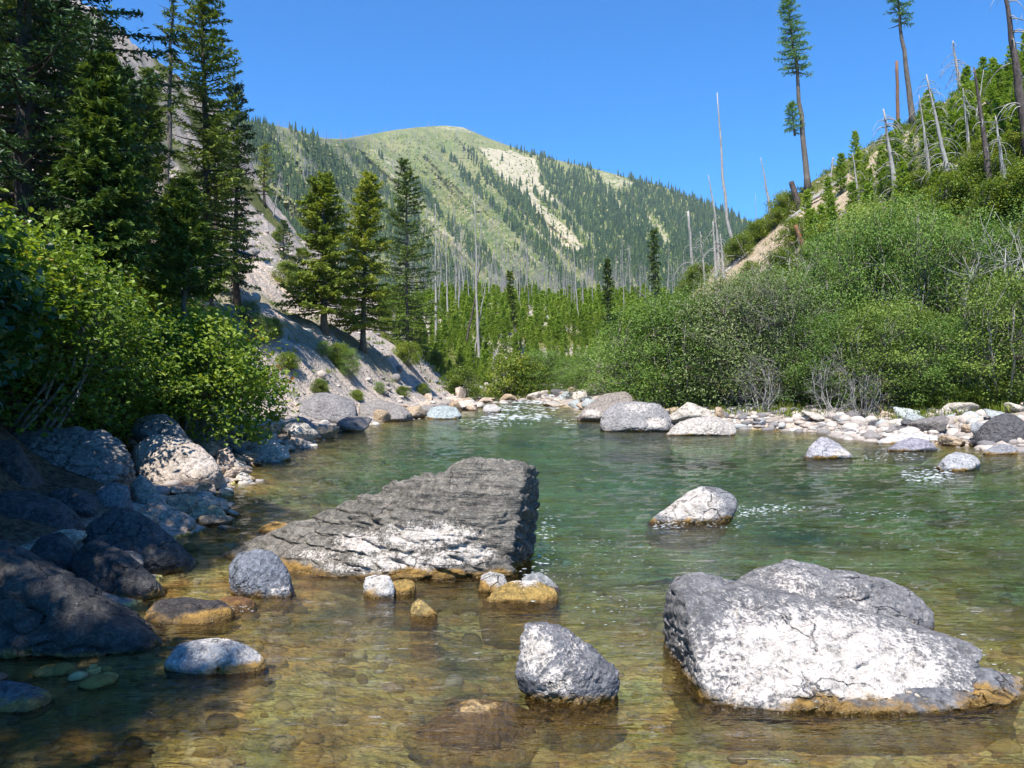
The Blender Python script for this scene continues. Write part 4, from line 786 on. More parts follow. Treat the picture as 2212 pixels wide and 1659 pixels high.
def snag(ub, vb, ut, vt, label, r=.11, nbr=16, blen=1.2, bend=.02, m='silver', seed=0, d=None, group=None, droop=1.0, name='dead_tree', fork=0, hfrom=.25, taper=.75, d_top=0):
    b = hit(ub, vb, False) if d is None else px(ub, vb, d)
    if b[1] > 140: b = px(ub, vb, 74.)
    dd = b[1]; tp = px(ut, vt, dd + d_top); rs = np.random.RandomState(seed + 400)
    g = float(G(b[0], b[1])); b[2] = min(b[2], g) - .2
    t = np.linspace(0, 1, 12); P = b + (tp - b) * t[:, None]; L = np.linalg.norm(tp - b)
    nrm = np.array([1., .3, 0]); P = P + nrm * (np.sin(t * 3.14) * bend * L)[:, None] + rs.normal(0, .003 * L, (12, 3)) * (t > 0)[:, None] * (t < 1)[:, None]
    loc = b.copy(); P = P - loc
    tb = MB(); tube(tb, P, r * (1 - t * taper) + r * .35 * np.exp(-t * 25), 7)
    o = empty(name, loc, label, 'dead tree', group); link('trunk', tb.mesh('trunk'), M[m], o)
    if nbr:
        bb = MB()
        for k in range(nbr):
            if nbr < 12: bb = MB()
            h = rs.uniform(hfrom, .97); p0 = np.array([np.interp(h, t, P[:, i]) for i in range(3)]); a = rs.rand() * 6.28; l = blen * rs.uniform(.35, 1.1) * (1.15 - h) ** .5; s = np.linspace(0, 1, 7)
            o2 = np.array([math.cos(a), math.sin(a) * .8, 0])
            Q = p0 + o2 * (l * (s - .22 * droop * s ** 2))[:, None] + np.array([0, 0, 1.]) * (l * (.25 * s - .85 * droop * s ** 2))[:, None]
            tube(bb, Q, np.maximum(r * .16 * (1 - s), dd * .00018 + .003), 4)
            if l > .6 * blen:
                for q in range(3):
                    i = rs.randint(2, 6); e = Q[i] + rs.normal(0, l * .16, 3) - np.array([0, 0, .1 * l]); tube(bb, np.array([Q[i], (Q[i] + e) / 2, e]), [r * .06, r * .05, r * .03], 3)
            if nbr < 12: link('branch', bb.mesh('branch'), M[m if m != 'char' else 'silver'], o)
        if nbr >= 12: link('bare_branches', bb.mesh('bare_branches'), M[m if m != 'char' else 'silver'], o)
    return o
def at(u, v): return hit(u, v, False)
def hgt(u, vb, vt): p = at(u, vb); return p, (vb - vt) / FPX * p[1]

# ------------------------------------------------------------------ left side firs
def fir_px(ub, vb, ut, vt, wpx, cbv, label, d=None, **kw):
    b = at(ub, vb) if d is None else px(ub, vb, d)
    if d is not None: b[2] = float(G(b[0], b[1]))
    H = EYE - (vt - HZ) / FPX * b[1] - b[2]; lx = ((ut - CX) / FPX * b[1] - b[0]) / H
    cb = (EYE - (cbv - HZ) / FPX * b[1] - b[2]) / H
    return conifer(b, label, H=H, Rm=wpx / FPX * b[1] * .5, cb=max(cb, .03), lean=(lx, 0), **kw)
fir_px(448, 690, 425, -70, 265, 600, 'tall open crowned fir in front of the scree, highest in view', nb=210, elen=.17, ewid=.05, seed=1, ntw=34, ne=6, droop=.22, taper=.55, ragged=.5, gaps=.16, trunk_r=.17, bark='barkd', bare=14, leaf='fir')
fir_px(514, 662, 524, 190, 125, 610, 'slim dark fir just right of the tall open crowned fir', nb=150, elen=.17, ewid=.05, seed=2, ntw=24, ne=5, droop=.4, taper=.4, ragged=.6, gaps=.12, trunk_r=.12, leaf='fird', bark='barkd', bare=6)
fir_px(352, 640, 376, -60, 80, 250, 'thin half dead fir left of the tall open crowned fir', nb=90, elen=.15, ewid=.045, seed=3, ntw=14, ne=4, droop=.3, taper=.3, gaps=.55, ragged=.7, trunk_r=.12, leaf='fir', bare=25)
fir_px(318, 660, 318, 205, 190, 620, 'dense dark fir behind the maple bushes', nb=150, elen=.16, ewid=.05, seed=4, ntw=28, ne=6, droop=.35, taper=.6, trunk_r=.12, leaf='fir', bark='barkd')
fir_px(400, 668, 398, 395, 230, 640, 'young bushy fir at the foot of the tall open crowned fir', nb=120, elen=.13, ewid=.04, seed=5, ntw=34, ne=6, droop=.1, taper=.8, trunk_r=.07, leaf='fir', d=15.0, upsweep=.25)
fir_px(210, 700, 205, 130, 260, 560, 'broad fir standing left of the dense dark one', nb=170, elen=.13, ewid=.04, seed=6, ntw=34, ne=6, droop=.3, taper=.6, trunk_r=.14, leaf='fir', bark='barkd', d=13.)
fir_px(95, 700, 90, -120, 300, 520, 'dark fir with wide boughs left of the broad fir', nb=170, elen=.14, ewid=.045, seed=26, ntw=36, ne=6, droop=.3, taper=.5, trunk_r=.16, leaf='fir', bark='barkd', d=16.5)
fir_px(268, 640, 262, 150, 150, 560, 'fir on the slope between the broad one and the dense dark one', nb=120, elen=.17, ewid=.055, seed=27, ntw=26, ne=6, droop=.3, taper=.6, trunk_r=.14, leaf='fird', bark='barkd', d=21.)
fir_px(160, 560, 168, 60, 170, 500, 'fir higher on the slope behind the wide boughed one', nb=120, elen=.2, ewid=.06, seed=28, ntw=26, ne=5, droop=.3, taper=.6, trunk_r=.16, leaf='fir', bark='barkd', d=27.)
fir_px(15, 640, 12, -80, 230, 500, 'fir at the left picture edge above the shaded bushes', nb=120, elen=.17, ewid=.055, seed=29, ntw=28, ne=6, droop=.3, taper=.55, trunk_r=.15, leaf='fir', bark='barkd', d=20.)
fir_px(235, 560, 232, 85, 150, 500, 'slender fir high on the slope right of the wide boughed one', nb=120, elen=.2, ewid=.065, seed=30, ntw=24, ne=5, droop=.3, taper=.6, trunk_r=.15, leaf='fir', bark='barkd', d=29.)
fir_px(318, 560, 312, 150, 110, 520, 'slender fir on the slope behind the dense dark one', nb=110, elen=.22, ewid=.07, seed=32, ntw=22, ne=5, droop=.3, taper=.5, trunk_r=.15, leaf='fir', bark='barkd', d=33.)
fir_px(470, 560, 468, 255, 80, 520, 'fir on the far slope just behind the slim dark one', nb=90, elen=.26, ewid=.08, seed=33, ntw=18, ne=5, droop=.3, taper=.5, trunk_r=.15, leaf='fir', bark='barkd', d=44.)
# the near tree whose boughs hang into the upper left corner
def near_fir():
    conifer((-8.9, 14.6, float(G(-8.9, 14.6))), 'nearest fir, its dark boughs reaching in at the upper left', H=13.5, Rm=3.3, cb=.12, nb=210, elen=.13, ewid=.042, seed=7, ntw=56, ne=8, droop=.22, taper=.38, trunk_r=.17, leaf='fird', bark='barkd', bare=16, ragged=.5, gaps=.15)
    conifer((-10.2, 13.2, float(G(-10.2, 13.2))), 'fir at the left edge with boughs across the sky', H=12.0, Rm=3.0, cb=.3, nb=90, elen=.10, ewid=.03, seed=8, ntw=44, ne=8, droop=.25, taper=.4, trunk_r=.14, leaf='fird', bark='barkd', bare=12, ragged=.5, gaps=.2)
near_fir()
# trees that stand behind the viewer on the same bank and throw the shade
for k, (x, y, H) in enumerate([(-5.4, 1.8, 9.5), (-5.6, 4.4, 10.), (-4.0, -1.2, 9.0), (-9.0, 5.6, 10.)]):
    conifer((x, y, .6), ['fir on the near left bank beside the viewer', 'tall fir on the left bank just outside the picture', 'fir on the left bank behind the viewer', 'fir uphill of the shaded large leaved bushes'][k], H=H, Rm=2.5, cb=.36, nb=110, elen=.12, ewid=.04, seed=60 + k, ntw=40, ne=8, droop=.2, taper=.6, trunk_r=.15, leaf='fird', bark='barkd')
fir_px(572, 450, 570, 312, 60, 420, 'small fir standing high on the scree ridge', nb=70, elen=.28, ewid=.09, seed=9, ntw=14, ne=4, droop=.2, taper=.5, trunk_r=.16, leaf='firy', bark='barkd', ragged=.5)
fir_px(700, 716, 697, 380, 215, 675, 'left one of three golden green firs on the bank', nb=170, elen=.24, ewid=.075, seed=10, ntw=28, ne=7, gaps=.24, droop=.2, taper=.62, trunk_r=.15, leaf='firy', ragged=.45)
fir_px(782, 757, 795, 384, 175, 710, 'middle one of three golden green firs on the bank', nb=170, elen=.22, ewid=.07, seed=11, ntw=28, ne=7, gaps=.24, droop=.22, taper=.6, trunk_r=.13, leaf='firy', ragged=.4)
fir_px(880, 768, 872, 354, 185, 755, 'right and tallest one of three firs on the bank, deeper green', nb=200, elen=.24, ewid=.08, seed=12, ntw=28, ne=7, gaps=.24, droop=.25, taper=.55, trunk_r=.15, leaf='fir', ragged=.4)
fir_px(612, 560, 610, 478, 62, 555, 'small round fir on the scree left of the golden firs', nb=60, elen=.22, ewid=.08, seed=13, ntw=14, ne=5, taper=.6, trunk_r=.08, leaf='fir')
fir_px(1317, 735, 1314, 562, 34, 725, 'narrow fir rising from the pine thicket, left one', nb=80, elen=.4, ewid=.14, seed=14, ntw=10, ne=4, droop=.3, taper=.4, trunk_r=.16, leaf='fir')
fir_px(1416, 700, 1413, 500, 40, 640, 'narrow ragged fir above the right bank bushes', nb=80, elen=.4, ewid=.13, seed=15, ntw=10, ne=4, droop=.3, taper=.2, trunk_r=.2, leaf='fir', ragged=.7)
fir_px(1120, 770, 1105, 588, 26, 700, 'scraggly thin fir with a long bare trunk in the thicket', nb=60, elen=.34, ewid=.11, seed=16, ntw=8, ne=4, droop=.4, taper=.3, trunk_r=.13, leaf='fir', ragged=.7, bare=10)
# larches on the right ridge
fir_px(1745, 418, 1696, -12, 92, 158, 'tall larch on the ridge with tufted top and long bare trunk', nb=85, elen=.30, ewid=.06, seed=17, ntw=14, ne=5, droop=.15, taper=.45, trunk_r=.22, leaf='larch', bark='bark', ragged=.5, name='larch_tree', cat='larch', gaps=.1)
fir_px(1975, 268, 1925, -75, 80, 56, 'second larch on the ridge, its crown cut by the picture top', nb=45, elen=.26, ewid=.055, seed=18, ntw=14, ne=5, droop=.2, taper=.3, trunk_r=.2, leaf='larch', bark='bark', ragged=.5, name='larch_tree', cat='larch')
def sprig():
    b = at(1745, 418); q = px(1716, 255, b[1]); tm, cm = conifer_parts(H=2.0, Rm=.85, cb=.05, nb=40, elen=.26, ewid=.05, seed=19, ntw=10, ne=5, droop=.2, taper=.6, trunk_r=.05, gaps=0)
    par = [o for o in col.objects if o.get('label', '').startswith('tall larch')][0]
    for n_, me, mm in (('limb', tm, 'bark'), ('side_tuft', cm, 'larch')):
        o = link(n_, me, M[mm], par); o.location = Vector(q) - par.location - Vector((0, 0, 1.0)); o.rotation_euler = (0, -.12, 0)
sprig()

# ------------------------------------------------------------------ standing dead trees
S = [(942, 755, 940, 440, .17, 34, 2.2, 0, 'silver', 'tall silver snag with drooping twigs beside the golden firs'),
     (1000, 765, 1040, 560, .14, 8, 1.2, .01, 'char', 'dark snag leaning right in front of the thicket'),
     (1020, 805, 1052, 600, .11, 22, 1.5, -.01, 'silver', 'pale snag leaning right with hooped twigs at the water end'),
     (1607, 505, 1549, 200, .24, 20, .5, -.02, 'silver', 'long thin curved snag leaning left against the sky'),
     (1552, 600, 1530, 378, .14, 10, 1.0, .03, 'silver', 'thin grey snag with curved tip above the bushes'),
     (1500, 622, 1486, 456, .13, 16, 2., .0, 'silver', 'thick broken snag with hooped branches, left of the hill cluster'),
     (1548, 606, 1540, 478, .16, 18, 1.7, .0, 'silver', 'branchy grey snag in the middle of the hill cluster'),
     (1565, 604, 1556, 505, .12, 14, 1.4, .0, 'silver', 'short grey snag at the right of the hill cluster'),
     (1666, 470, 1643, 340, .12, 6, .6, .01, 'silver', 'faint thin snag on the skyline right of the long curved one'),
     (1640, 474, 1632, 420, .07, 4, .5, .0, 'silver', 'tiny thin snag on the skyline near the hill foot'),
     (1728, 450, 1709, 392, .26, 0, 1, .0, 'char', 'thick charred stump below the tall larch'),
     (1748, 565, 1718, 486, .17, 3, 1.4, .0, 'rust', 'short burned trunk with orange wood above the bushes'),
     (1944, 228, 1937, 132, .2, 3, .8, .0, 'rust', 'broken reddish trunk left of the second larch'),
     (2064, 440, 2001, 160, .14, 40, 2.1, .0, 'silver', 'leaning silver snag with many long hooped twigs on the hillside'),
     (2082, 235, 2058, 88, .17, 22, 1.8, .0, 'silver', 'silver snag with drooping twigs high on the right slope'),
     (2143, 432, 2104, 145, .17, 6, 1.0, .01, 'char', 'bare dark pole on the right slope'),
     (2225, 330, 2165, -60, .24, 22, 2.6, .0, 'char', 'thick dark leaning trunk at the right picture edge'),
     (1938, 440, 1908, 235, .17, 48, 2.4, .01, 'silver', 'very branchy grey snag on the bare ridge'),
     (2182, 300, 2166, 238, .12, 6, .8, .0, 'char', 'small dark broken stem high on the right slope'),
     (2192, 610, 2182, 478, .07, 22, 1.1, .0, 'silver', 'bare white branched sapling above the right bushes'),
     (590, 470, 606, 372, .09, 26, 1.4, .0, 'silver', 'small bare pale tree on the scree ridge'),
     (968, 690, 962, 490, .13, 5, .7, .0, 'silver', 'grey pole behind the silver snag, left of pair'),
     (1003, 660, 992, 470, .14, 6, .7, .0, 'silver', 'grey pole rising behind the dark leaning snag'),
     (1035, 640, 1024, 432, .15, 8, .8, .0, 'silver', 'tallest pale pole above the thicket'),
     (1262, 690, 1256, 560, .10, 4, .6, .0, 'silver', 'thin pole at the middle of the thicket'),
     (1456, 700, 1360, 612, .10, 4, .6, .0, 'char', 'dark trunk leaning far left over the thicket edge'),
     (1250, 700, 1236, 478, .08, 4, .6, .0, 'silver', 'slender grey pole rising mid thicket'),
     (2010, 395, 1985, 205, .10, 30, 1.7, .01, 'silver', 'slim silver snag between the two leaning ones on the right slope'),
     (2095, 330, 2080, 190, .10, 24, 1.5, .0, 'silver', 'slim grey snag behind the bare dark pole'), (2180, 420, 2150, 250, .11, 26, 1.7, -.01, 'silver', 'grey snag with hooped twigs below the picture edge trunk'),
     (1860, 470, 1842, 330, .09, 22, 1.3, .0, 'silver', 'thin bare snag on the tan slope'), (1790, 420, 1800, 340, .07, 10, .8, .0, 'silver', 'crooked little snag on the ridge right of the charred stump'),
     (2205, 700, 2190, 560, .06, 20, .9, .02, 'silver', 'bare pale sapling in the front alders at the right'), (1525, 625, 1512, 500, .09, 16, 1.3, .0, 'silver', 'leaning grey stem inside the hill cluster of snags'),
     (2100, 300, 2125, 150, .06, 14, 1.3, .0, 'silver', 'thin bent white sapling among the right slope pines')]
for k, (ub, vb, ut, vt, r, nb_, bl, be, mm, lab) in enumerate(S): snag(ub, vb, ut, vt, lab, r, nb_, bl, be, mm, k, taper=.35 if 'stump' in lab or 'broken' in lab or 'burned' in lab else .8, hfrom=.1 if 'branchy' in lab else .25)
# silver poles on the bench behind the thicket
def poles():
    rnd = random.Random(3); protos = []
    for k in range(5):
        tb = MB(); t = np.linspace(0, 1, 8); rs = np.random.RandomState(k); P = np.stack([rs.normal(0, .05, 8) * t + .2 * t * rs.normal(), rs.normal(0, .05, 8), t * 10 - .3], 1); tube(tb, P, .085 * (1 - .8 * t), 5)
        bb = MB()
        for j in range(14):
            h = rs.uniform(.3, .95); p0 = np.array([0, 0, h * 10]); a = rs.rand() * 6.28; l = rs.uniform(.3, 1.1); s = np.linspace(0, 1, 4); tube(bb, p0 + np.array([math.cos(a), math.sin(a), 0]) * (l * s)[:, None] - np.array([0, 0, .5]) * (l * s ** 2)[:, None], .022 * (1 - s) + .006, 3)
        protos.append((tb.mesh('trunk'), bb.mesh('bare_branches')))
    first = {}
    for k in range(190):
        u = rnd.uniform(880, 1480); y = rnd.uniform(105, 215); x = (u - CX) / FPX * y; z = float(G(x, y)); i = k % 5; s = rnd.uniform(.55, 1.25)
        if u < 1100 and rnd.random() < .4: s *= 1.25
        lab = ['straight silver pole standing behind the young pine thicket', 'grey burned pole behind the young pine thicket, thin top', 'slightly bowed grey pole behind the young pine thicket', 'short branched silver pole behind the thicket', 'weathered pole among many behind the pine thicket'][i]
        if i not in first:
            o = empty('dead_pole', (x, y, z), lab, 'dead tree', 'burned poles behind the thicket, kind %s' % 'straight thin bowed short weathered'.split()[i]); link('trunk', protos[i][0], M['greywood'], o); link('bare_branches', protos[i][1], M['greywood'], o); first[i] = o
            o.scale = (s, s, s)
        else: copy_tree(first[i], (x, y, z), rnd.uniform(0, 6.28), s, tilt=(rnd.gauss(0, .05), rnd.gauss(0, .05)))
poles()
# fallen logs
def logs():
    rnd = random.Random(9)
    spec = [(1470, 640, 1560, 575, 'pale log lying along the bare ridge foot'), (1560, 600, 1625, 545, 'split silver log beside the bare ridge foot'), (1700, 480, 1830, 385, 'long grey log along the ridge crest'), (1820, 500, 1905, 440, 'short log across the tan slope'),
            (1075, 770, 1050, 800, 'grey log in the jam at the water end'), (1045, 775, 1080, 795, 'pale log in the jam, crossing'), (1060, 765, 1085, 782, 'short log on top of the jam'), (1040, 785, 1068, 806, 'lowest log of the jam'), (1030, 770, 1062, 779, 'bleached log at the back of the jam'),
            (1795, 800, 1900, 845, 'fallen grey branchy stem under the right bushes'), (1560, 820, 1660, 842, 'driftwood stem at the foot of right bushes'), (1900, 850, 2010, 838, 'dark driftwood log on the gravel bar edge'), (2020, 350, 2095, 395, 'silver log lying on the right slope'), (2090, 470, 2160, 415, 'weathered log on the slope under dark pole'),
            (1180, 690, 1215, 725, 'thin fallen pole in the pine thicket'), (1290, 720, 1330, 740, 'pale fallen pole low in the pine thicket')]
    for k, (u0, v0, u1, v1, lab) in enumerate(spec):
        a, b = at(u0, v0), at(u1, v1)
        if abs(a[1] - b[1]) > 14: b = px(u1, v1, a[1] + 1.0)
        r = .05 + .0022 * a[1] * rnd.uniform(.6, 1.2); mb = MB(); t = np.linspace(0, 1, 8)[:, None]
        P = (b - a) * t + np.random.RandomState(k).normal(0, r * .3, (8, 3)) + np.array([0, 0, r * .8]); tube(mb, P, np.linspace(r, r * .5, 8), 7)
        bb = MB()
        for j in range(9):
            p0 = P[rnd.randrange(1, 7)]; e = p0 + np.array([rnd.gauss(0, .5), rnd.gauss(0, .5), abs(rnd.gauss(.35, .3))]); tube(bb, np.array([p0, (p0 + e) / 2 + np.array([.05, 0, .08]), e]), [r * .3, r * .2, r * .08], 4)
        o = empty('fallen_log', a, lab, 'log', 'fallen logs'); link('trunk', mb.mesh('trunk'), M['silver' if 'dark' not in lab else 'bark'], o); link('branch_stubs', bb.mesh('branch_stubs'), M['silver'], o)
logs()

# ------------------------------------------------------------------ bushes
P0 = bush((-6.6, 10.9, float(G(-6.6, 10.9))), 'leafy maple bush above the overhanging bank slab', 'maple', H=2.6, Rr=1.5, nclump=230, per=58, ls=.075, lw=.06, seed=1, broad=True)
P1 = bush((-6.1, 14.7, float(G(-6.1, 14.7))), 'rounded bright green bush at the water with red tinged leaves', 'maple', H=2.3, Rr=1.45, nclump=220, per=60, ls=.095, lw=.062, seed=2, broad=True)
def nb(p, x, y, s, lab, rz=0.): return copy_tree(p, (x, y, float(G(x, y)) - .05), rz, s, lab)
nb(P0, -6.9, 12.9, (1., 1., .8), 'maple bush in the middle of the left thicket', 2.0); nb(P0, -8.0, 11.8, (1.1, 1.1, .62), 'tall maple bush at the left of the thicket', 4.0)
nb(P1, -6.9, 8.6, (.85, .85, .8), 'low maple bush nearest the overhanging slab', 1.0); nb(P0, -7.9, 15.0, (1.1, 1.1, .8), 'maple bush under the tall fir', 5.0)
nb(P1, -7.9, 17.2, 1.2, 'yellow tinged bush on the slope below the slim dark fir', 3.3); nb(P1, -6.7, 16.7, 1.1, 'green bush behind the rounded waterside bush', 2.5)
nb(P1, -7.3, 9.4, (1.1, 1.1, .7), 'maple bush at the left picture edge', 2.9)
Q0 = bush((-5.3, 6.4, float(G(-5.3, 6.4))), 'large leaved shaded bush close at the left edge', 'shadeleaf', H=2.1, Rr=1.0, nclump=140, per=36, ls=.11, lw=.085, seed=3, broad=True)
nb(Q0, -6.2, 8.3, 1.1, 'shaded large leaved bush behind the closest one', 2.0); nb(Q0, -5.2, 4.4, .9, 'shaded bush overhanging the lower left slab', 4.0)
A = [bush((0, 0, 0), 'a', 'alder', H=5.2, Rr=2.6, nclump=250, per=100, ls=.095, lw=.06, seed=10, stems=11, spread=.125, hollow=.2, dead=.04), bush((0, 0, 0), 'b', 'alder', H=4.2, Rr=2.2, nclump=230, per=95, ls=.09, lw=.058, seed=11, stems=9, spread=.13, hollow=.2, dead=.05),
     bush((0, 0, 0), 'c', 'willow', H=4.4, Rr=2.2, nclump=260, per=70, ls=.10, lw=.035, seed=12, stems=14, dead=.22, hollow=.2), bush((0, 0, 0), 'd', 'aldery', H=2.2, Rr=1.5, nclump=130, per=70, ls=.12, lw=.07, seed=13, stems=7, spread=.2, hollow=.15)]
used = set()
def rb(i, u, v, vt, lab, rz, grp=None, wd=1., d=None):
    o = rb0(i, u, v, vt, lab, rz, grp, wd, d); n_ = len(col.objects)
    if i in (0, 1) and (int(u * 7 + vt) % 3 == 0):
        for ch in o.children:
            if ch.name.startswith('foliage'): ch.material_slots[0].link = 'OBJECT'; ch.material_slots[0].material = M['aldero']
    return o
def rb0(i, u, v, vt, lab, rz, grp=None, wd=1., d=None):
    b = at(u, v) if d is None else px(u, v, d)
    b[2] = float(G(b[0], b[1])) - .1; H = EYE - (vt - HZ) / FPX * b[1] - b[2]; base_h = [5.2, 4.2, 4.4, 2.2][i]; s = H / base_h / 1.0
    sc = (s * wd, s * wd, s)
    if i not in used:
        used.add(i); o = A[i]; o.location = b; o.rotation_euler.z = rz; o.scale = sc; o['label'] = lab
        if grp: o['group'] = grp
        return o
    return copy_tree(A[i], b, rz, sc, lab, grp)
for k, (i, u, v, vt, lab, d, wd) in enumerate([
    (1, 1420, 860, 655, 'dense alder at the left end of the right bank thicket', 31, 1.05), (1, 1500, 862, 640, 'alder behind the flat cream ledge rock', 30, 1.), (2, 1580, 858, 600, 'grey twiggy willow with many dead stems on right bank', 29, 1.1), (2, 1655, 862, 590, 'second twiggy willow, right of the first', 28, 1.),
    (0, 1730, 862, 585, 'tall alder in the middle of the right bank', 29, .8), (0, 1835, 862, 480, 'tallest alder of the right bank', 29.5, .75), (1, 1780, 868, 690, 'lower alder in front of the tall ones on right bank', 26.5, .9), (0, 1965, 866, 440, 'high alder under the branchy ridge snag', 28.5, .7), (1, 1920, 872, 660, 'lower alder leaning to the gravel bar', 25.5, 1.1),
    (0, 2085, 868, 470, 'broad alder toward the right edge', 27.5, .8), (1, 2040, 880, 700, 'lower alder toward the right edge', 24.5, 1.1), (0, 2195, 866, 500, 'high alder at the right picture edge', 27, .8), (1, 2190, 880, 600, 'front alder at the right picture edge', 23.5, 1.), (0, 2290, 870, 430, 'alder just beyond the right picture edge', 26, 1.),
    (0, 1640, 720, 600, 'alder up the slope behind the willows', 36, 1.), (0, 1900, 640, 440, 'alder on the slope above the tall ones', 34, 1.1), (1, 1350, 850, 730, 'small alder at the bend on the right bank', 42, 1.3), (1, 1290, 852, 755, 'bush at the water bend', 50, 1.3),
    (3, 1110, 850, 770, 'green bush at the far end of the river, left', 62, 1.), (1, 1170, 850, 760, 'green bush at the far end of the river, middle', 62, 1.2), (3, 1000, 850, 800, 'low bright bush at the foot of the pale leaning snag', 52, 1.), (1, 1240, 850, 775, 'green bush at the far end of the river, right', 58, 1.2)]):
    rb(i, u, v, vt, lab, k * 1.7, 'right bank thicket' if u > 1300 else 'bushes at the far end of the river', wd, d)
def bare_shrubs():
    pr = []
    for k in range(2):
        sm, _ = bush_parts(H=3.2, Rr=1.7, nclump=110, per=2, ls=.05, lw=.03, seed=70 + k, stems=12, dead=1.0) if False else bush_parts(H=3.2, Rr=1.7, nclump=70, per=3, ls=.05, lw=.03, seed=70 + k, stems=12, dead=.98)
        pr.append(sm)
    spots = [(1640, 868, 770, 26.6, 'low bare grey shrub between the willows'), (1800, 872, 770, 25.2, 'low bare driftwood shrub under the middle alders'), (1870, 876, 800, 24.6, 'lowest bare shrub at the edge of the gravel bar'),
             (2175, 872, 500, 25.5, 'tall bare shrub at the right picture edge'), (1985, 876, 760, 24.8, 'bare shrub under the high alder'), (1890, 640, 470, 34., 'bare shrub on the slope above the alders'), (2010, 560, 430, 37., 'bare white shrub on the slope under the leaning silver snag'), (1750, 640, 520, 36., 'bare shrub on the slope above the tall middle alder')]
    for k, (u, v, vt, d, lab) in enumerate(spots):
        b = px(u, v, d); b[2] = float(G(b[0], b[1])) - .05; H = EYE - (vt - HZ) / FPX * d - b[2]; s_ = max(.25, H / 3.2)
        o = empty('bare_shrub', b, lab, 'bare shrub', 'bare shrubs on the right bank', k * 1.9, (s_ * .95, s_ * .95, s_)); link('stems', pr[k % 2], M['silver'], o)
bare_shrubs()
rndb = random.Random(21)
ridge = [(1480, 640), (1510, 620), (1545, 600), (1570, 585), (1600, 560), (1640, 520), (1680, 490), (1700, 470), (1660, 545), (1720, 540), (1790, 540), (1760, 590), (1840, 560), (1880, 480), (1980, 430), (2010, 480), (2040, 360), (2110, 420), (2170, 400), (2200, 340), (2120, 350), (2060, 470), (1820, 430), (1850, 390), (2150, 480), (2230, 450), (1690, 600), (1620, 600), (1905, 330)]
for k, (u, v) in enumerate(ridge):
    if inpoly(np.array([u]), np.array([v - 6]), BARE)[0]: continue
    b = at(u, v); s = rndb.uniform(.45, .85)
    copy_tree(A[3], (b[0], b[1], b[2] - .1), k * 2.1, s, 'yellow green shrub on the bare ridge' if u < 1760 else 'yellow green shrub high on the right slope', 'shrubs on the bare ridge' if u < 1760 else 'shrubs high on the right slope')
lefts = [(750, 815, .55), (730, 790, .5), (880, 790, .7), (820, 850, .25), (770, 865, .25), (620, 620, .7), (640, 640, .6), (600, 520, .6), (655, 560, .7), (900, 745, .8), (940, 790, .7), (960, 800, .6), (560, 740, .5), (590, 730, .4), (830, 720, .7), (700, 770, .3), (870, 858, .3), (915, 858, .3), (540, 700, .4), (620, 800, .35), (690, 850, .3)]
for k, (u, v, s) in enumerate(lefts):
    b = at(u, v); copy_tree(A[3] if k % 3 else A[1], (b[0], b[1], b[2] - .05), k * 1.3, s * (.8 if k % 3 else .5), 'small light green shrub rooted in the left scree' if k % 3 else 'small dark green shrub rooted in the left scree', 'light shrubs in the left scree' if k % 3 else 'dark shrubs in the left scree')
for k, (u, v, s) in enumerate([(1390, 868, .45), (1440, 872, .4), (1480, 876, .42), (1510, 880, .35), (2000, 885, .3), (2060, 888, .35), (2110, 885, .3), (1340, 862, .4), (2180, 880, .35), (1410, 880, .35)]):
    b = at(u, v); copy_tree(A[3], (b[0], b[1], b[2] - .05), k, s, 'low green clump between the gravel bar and the alders', 'low clumps behind the gravel bar')

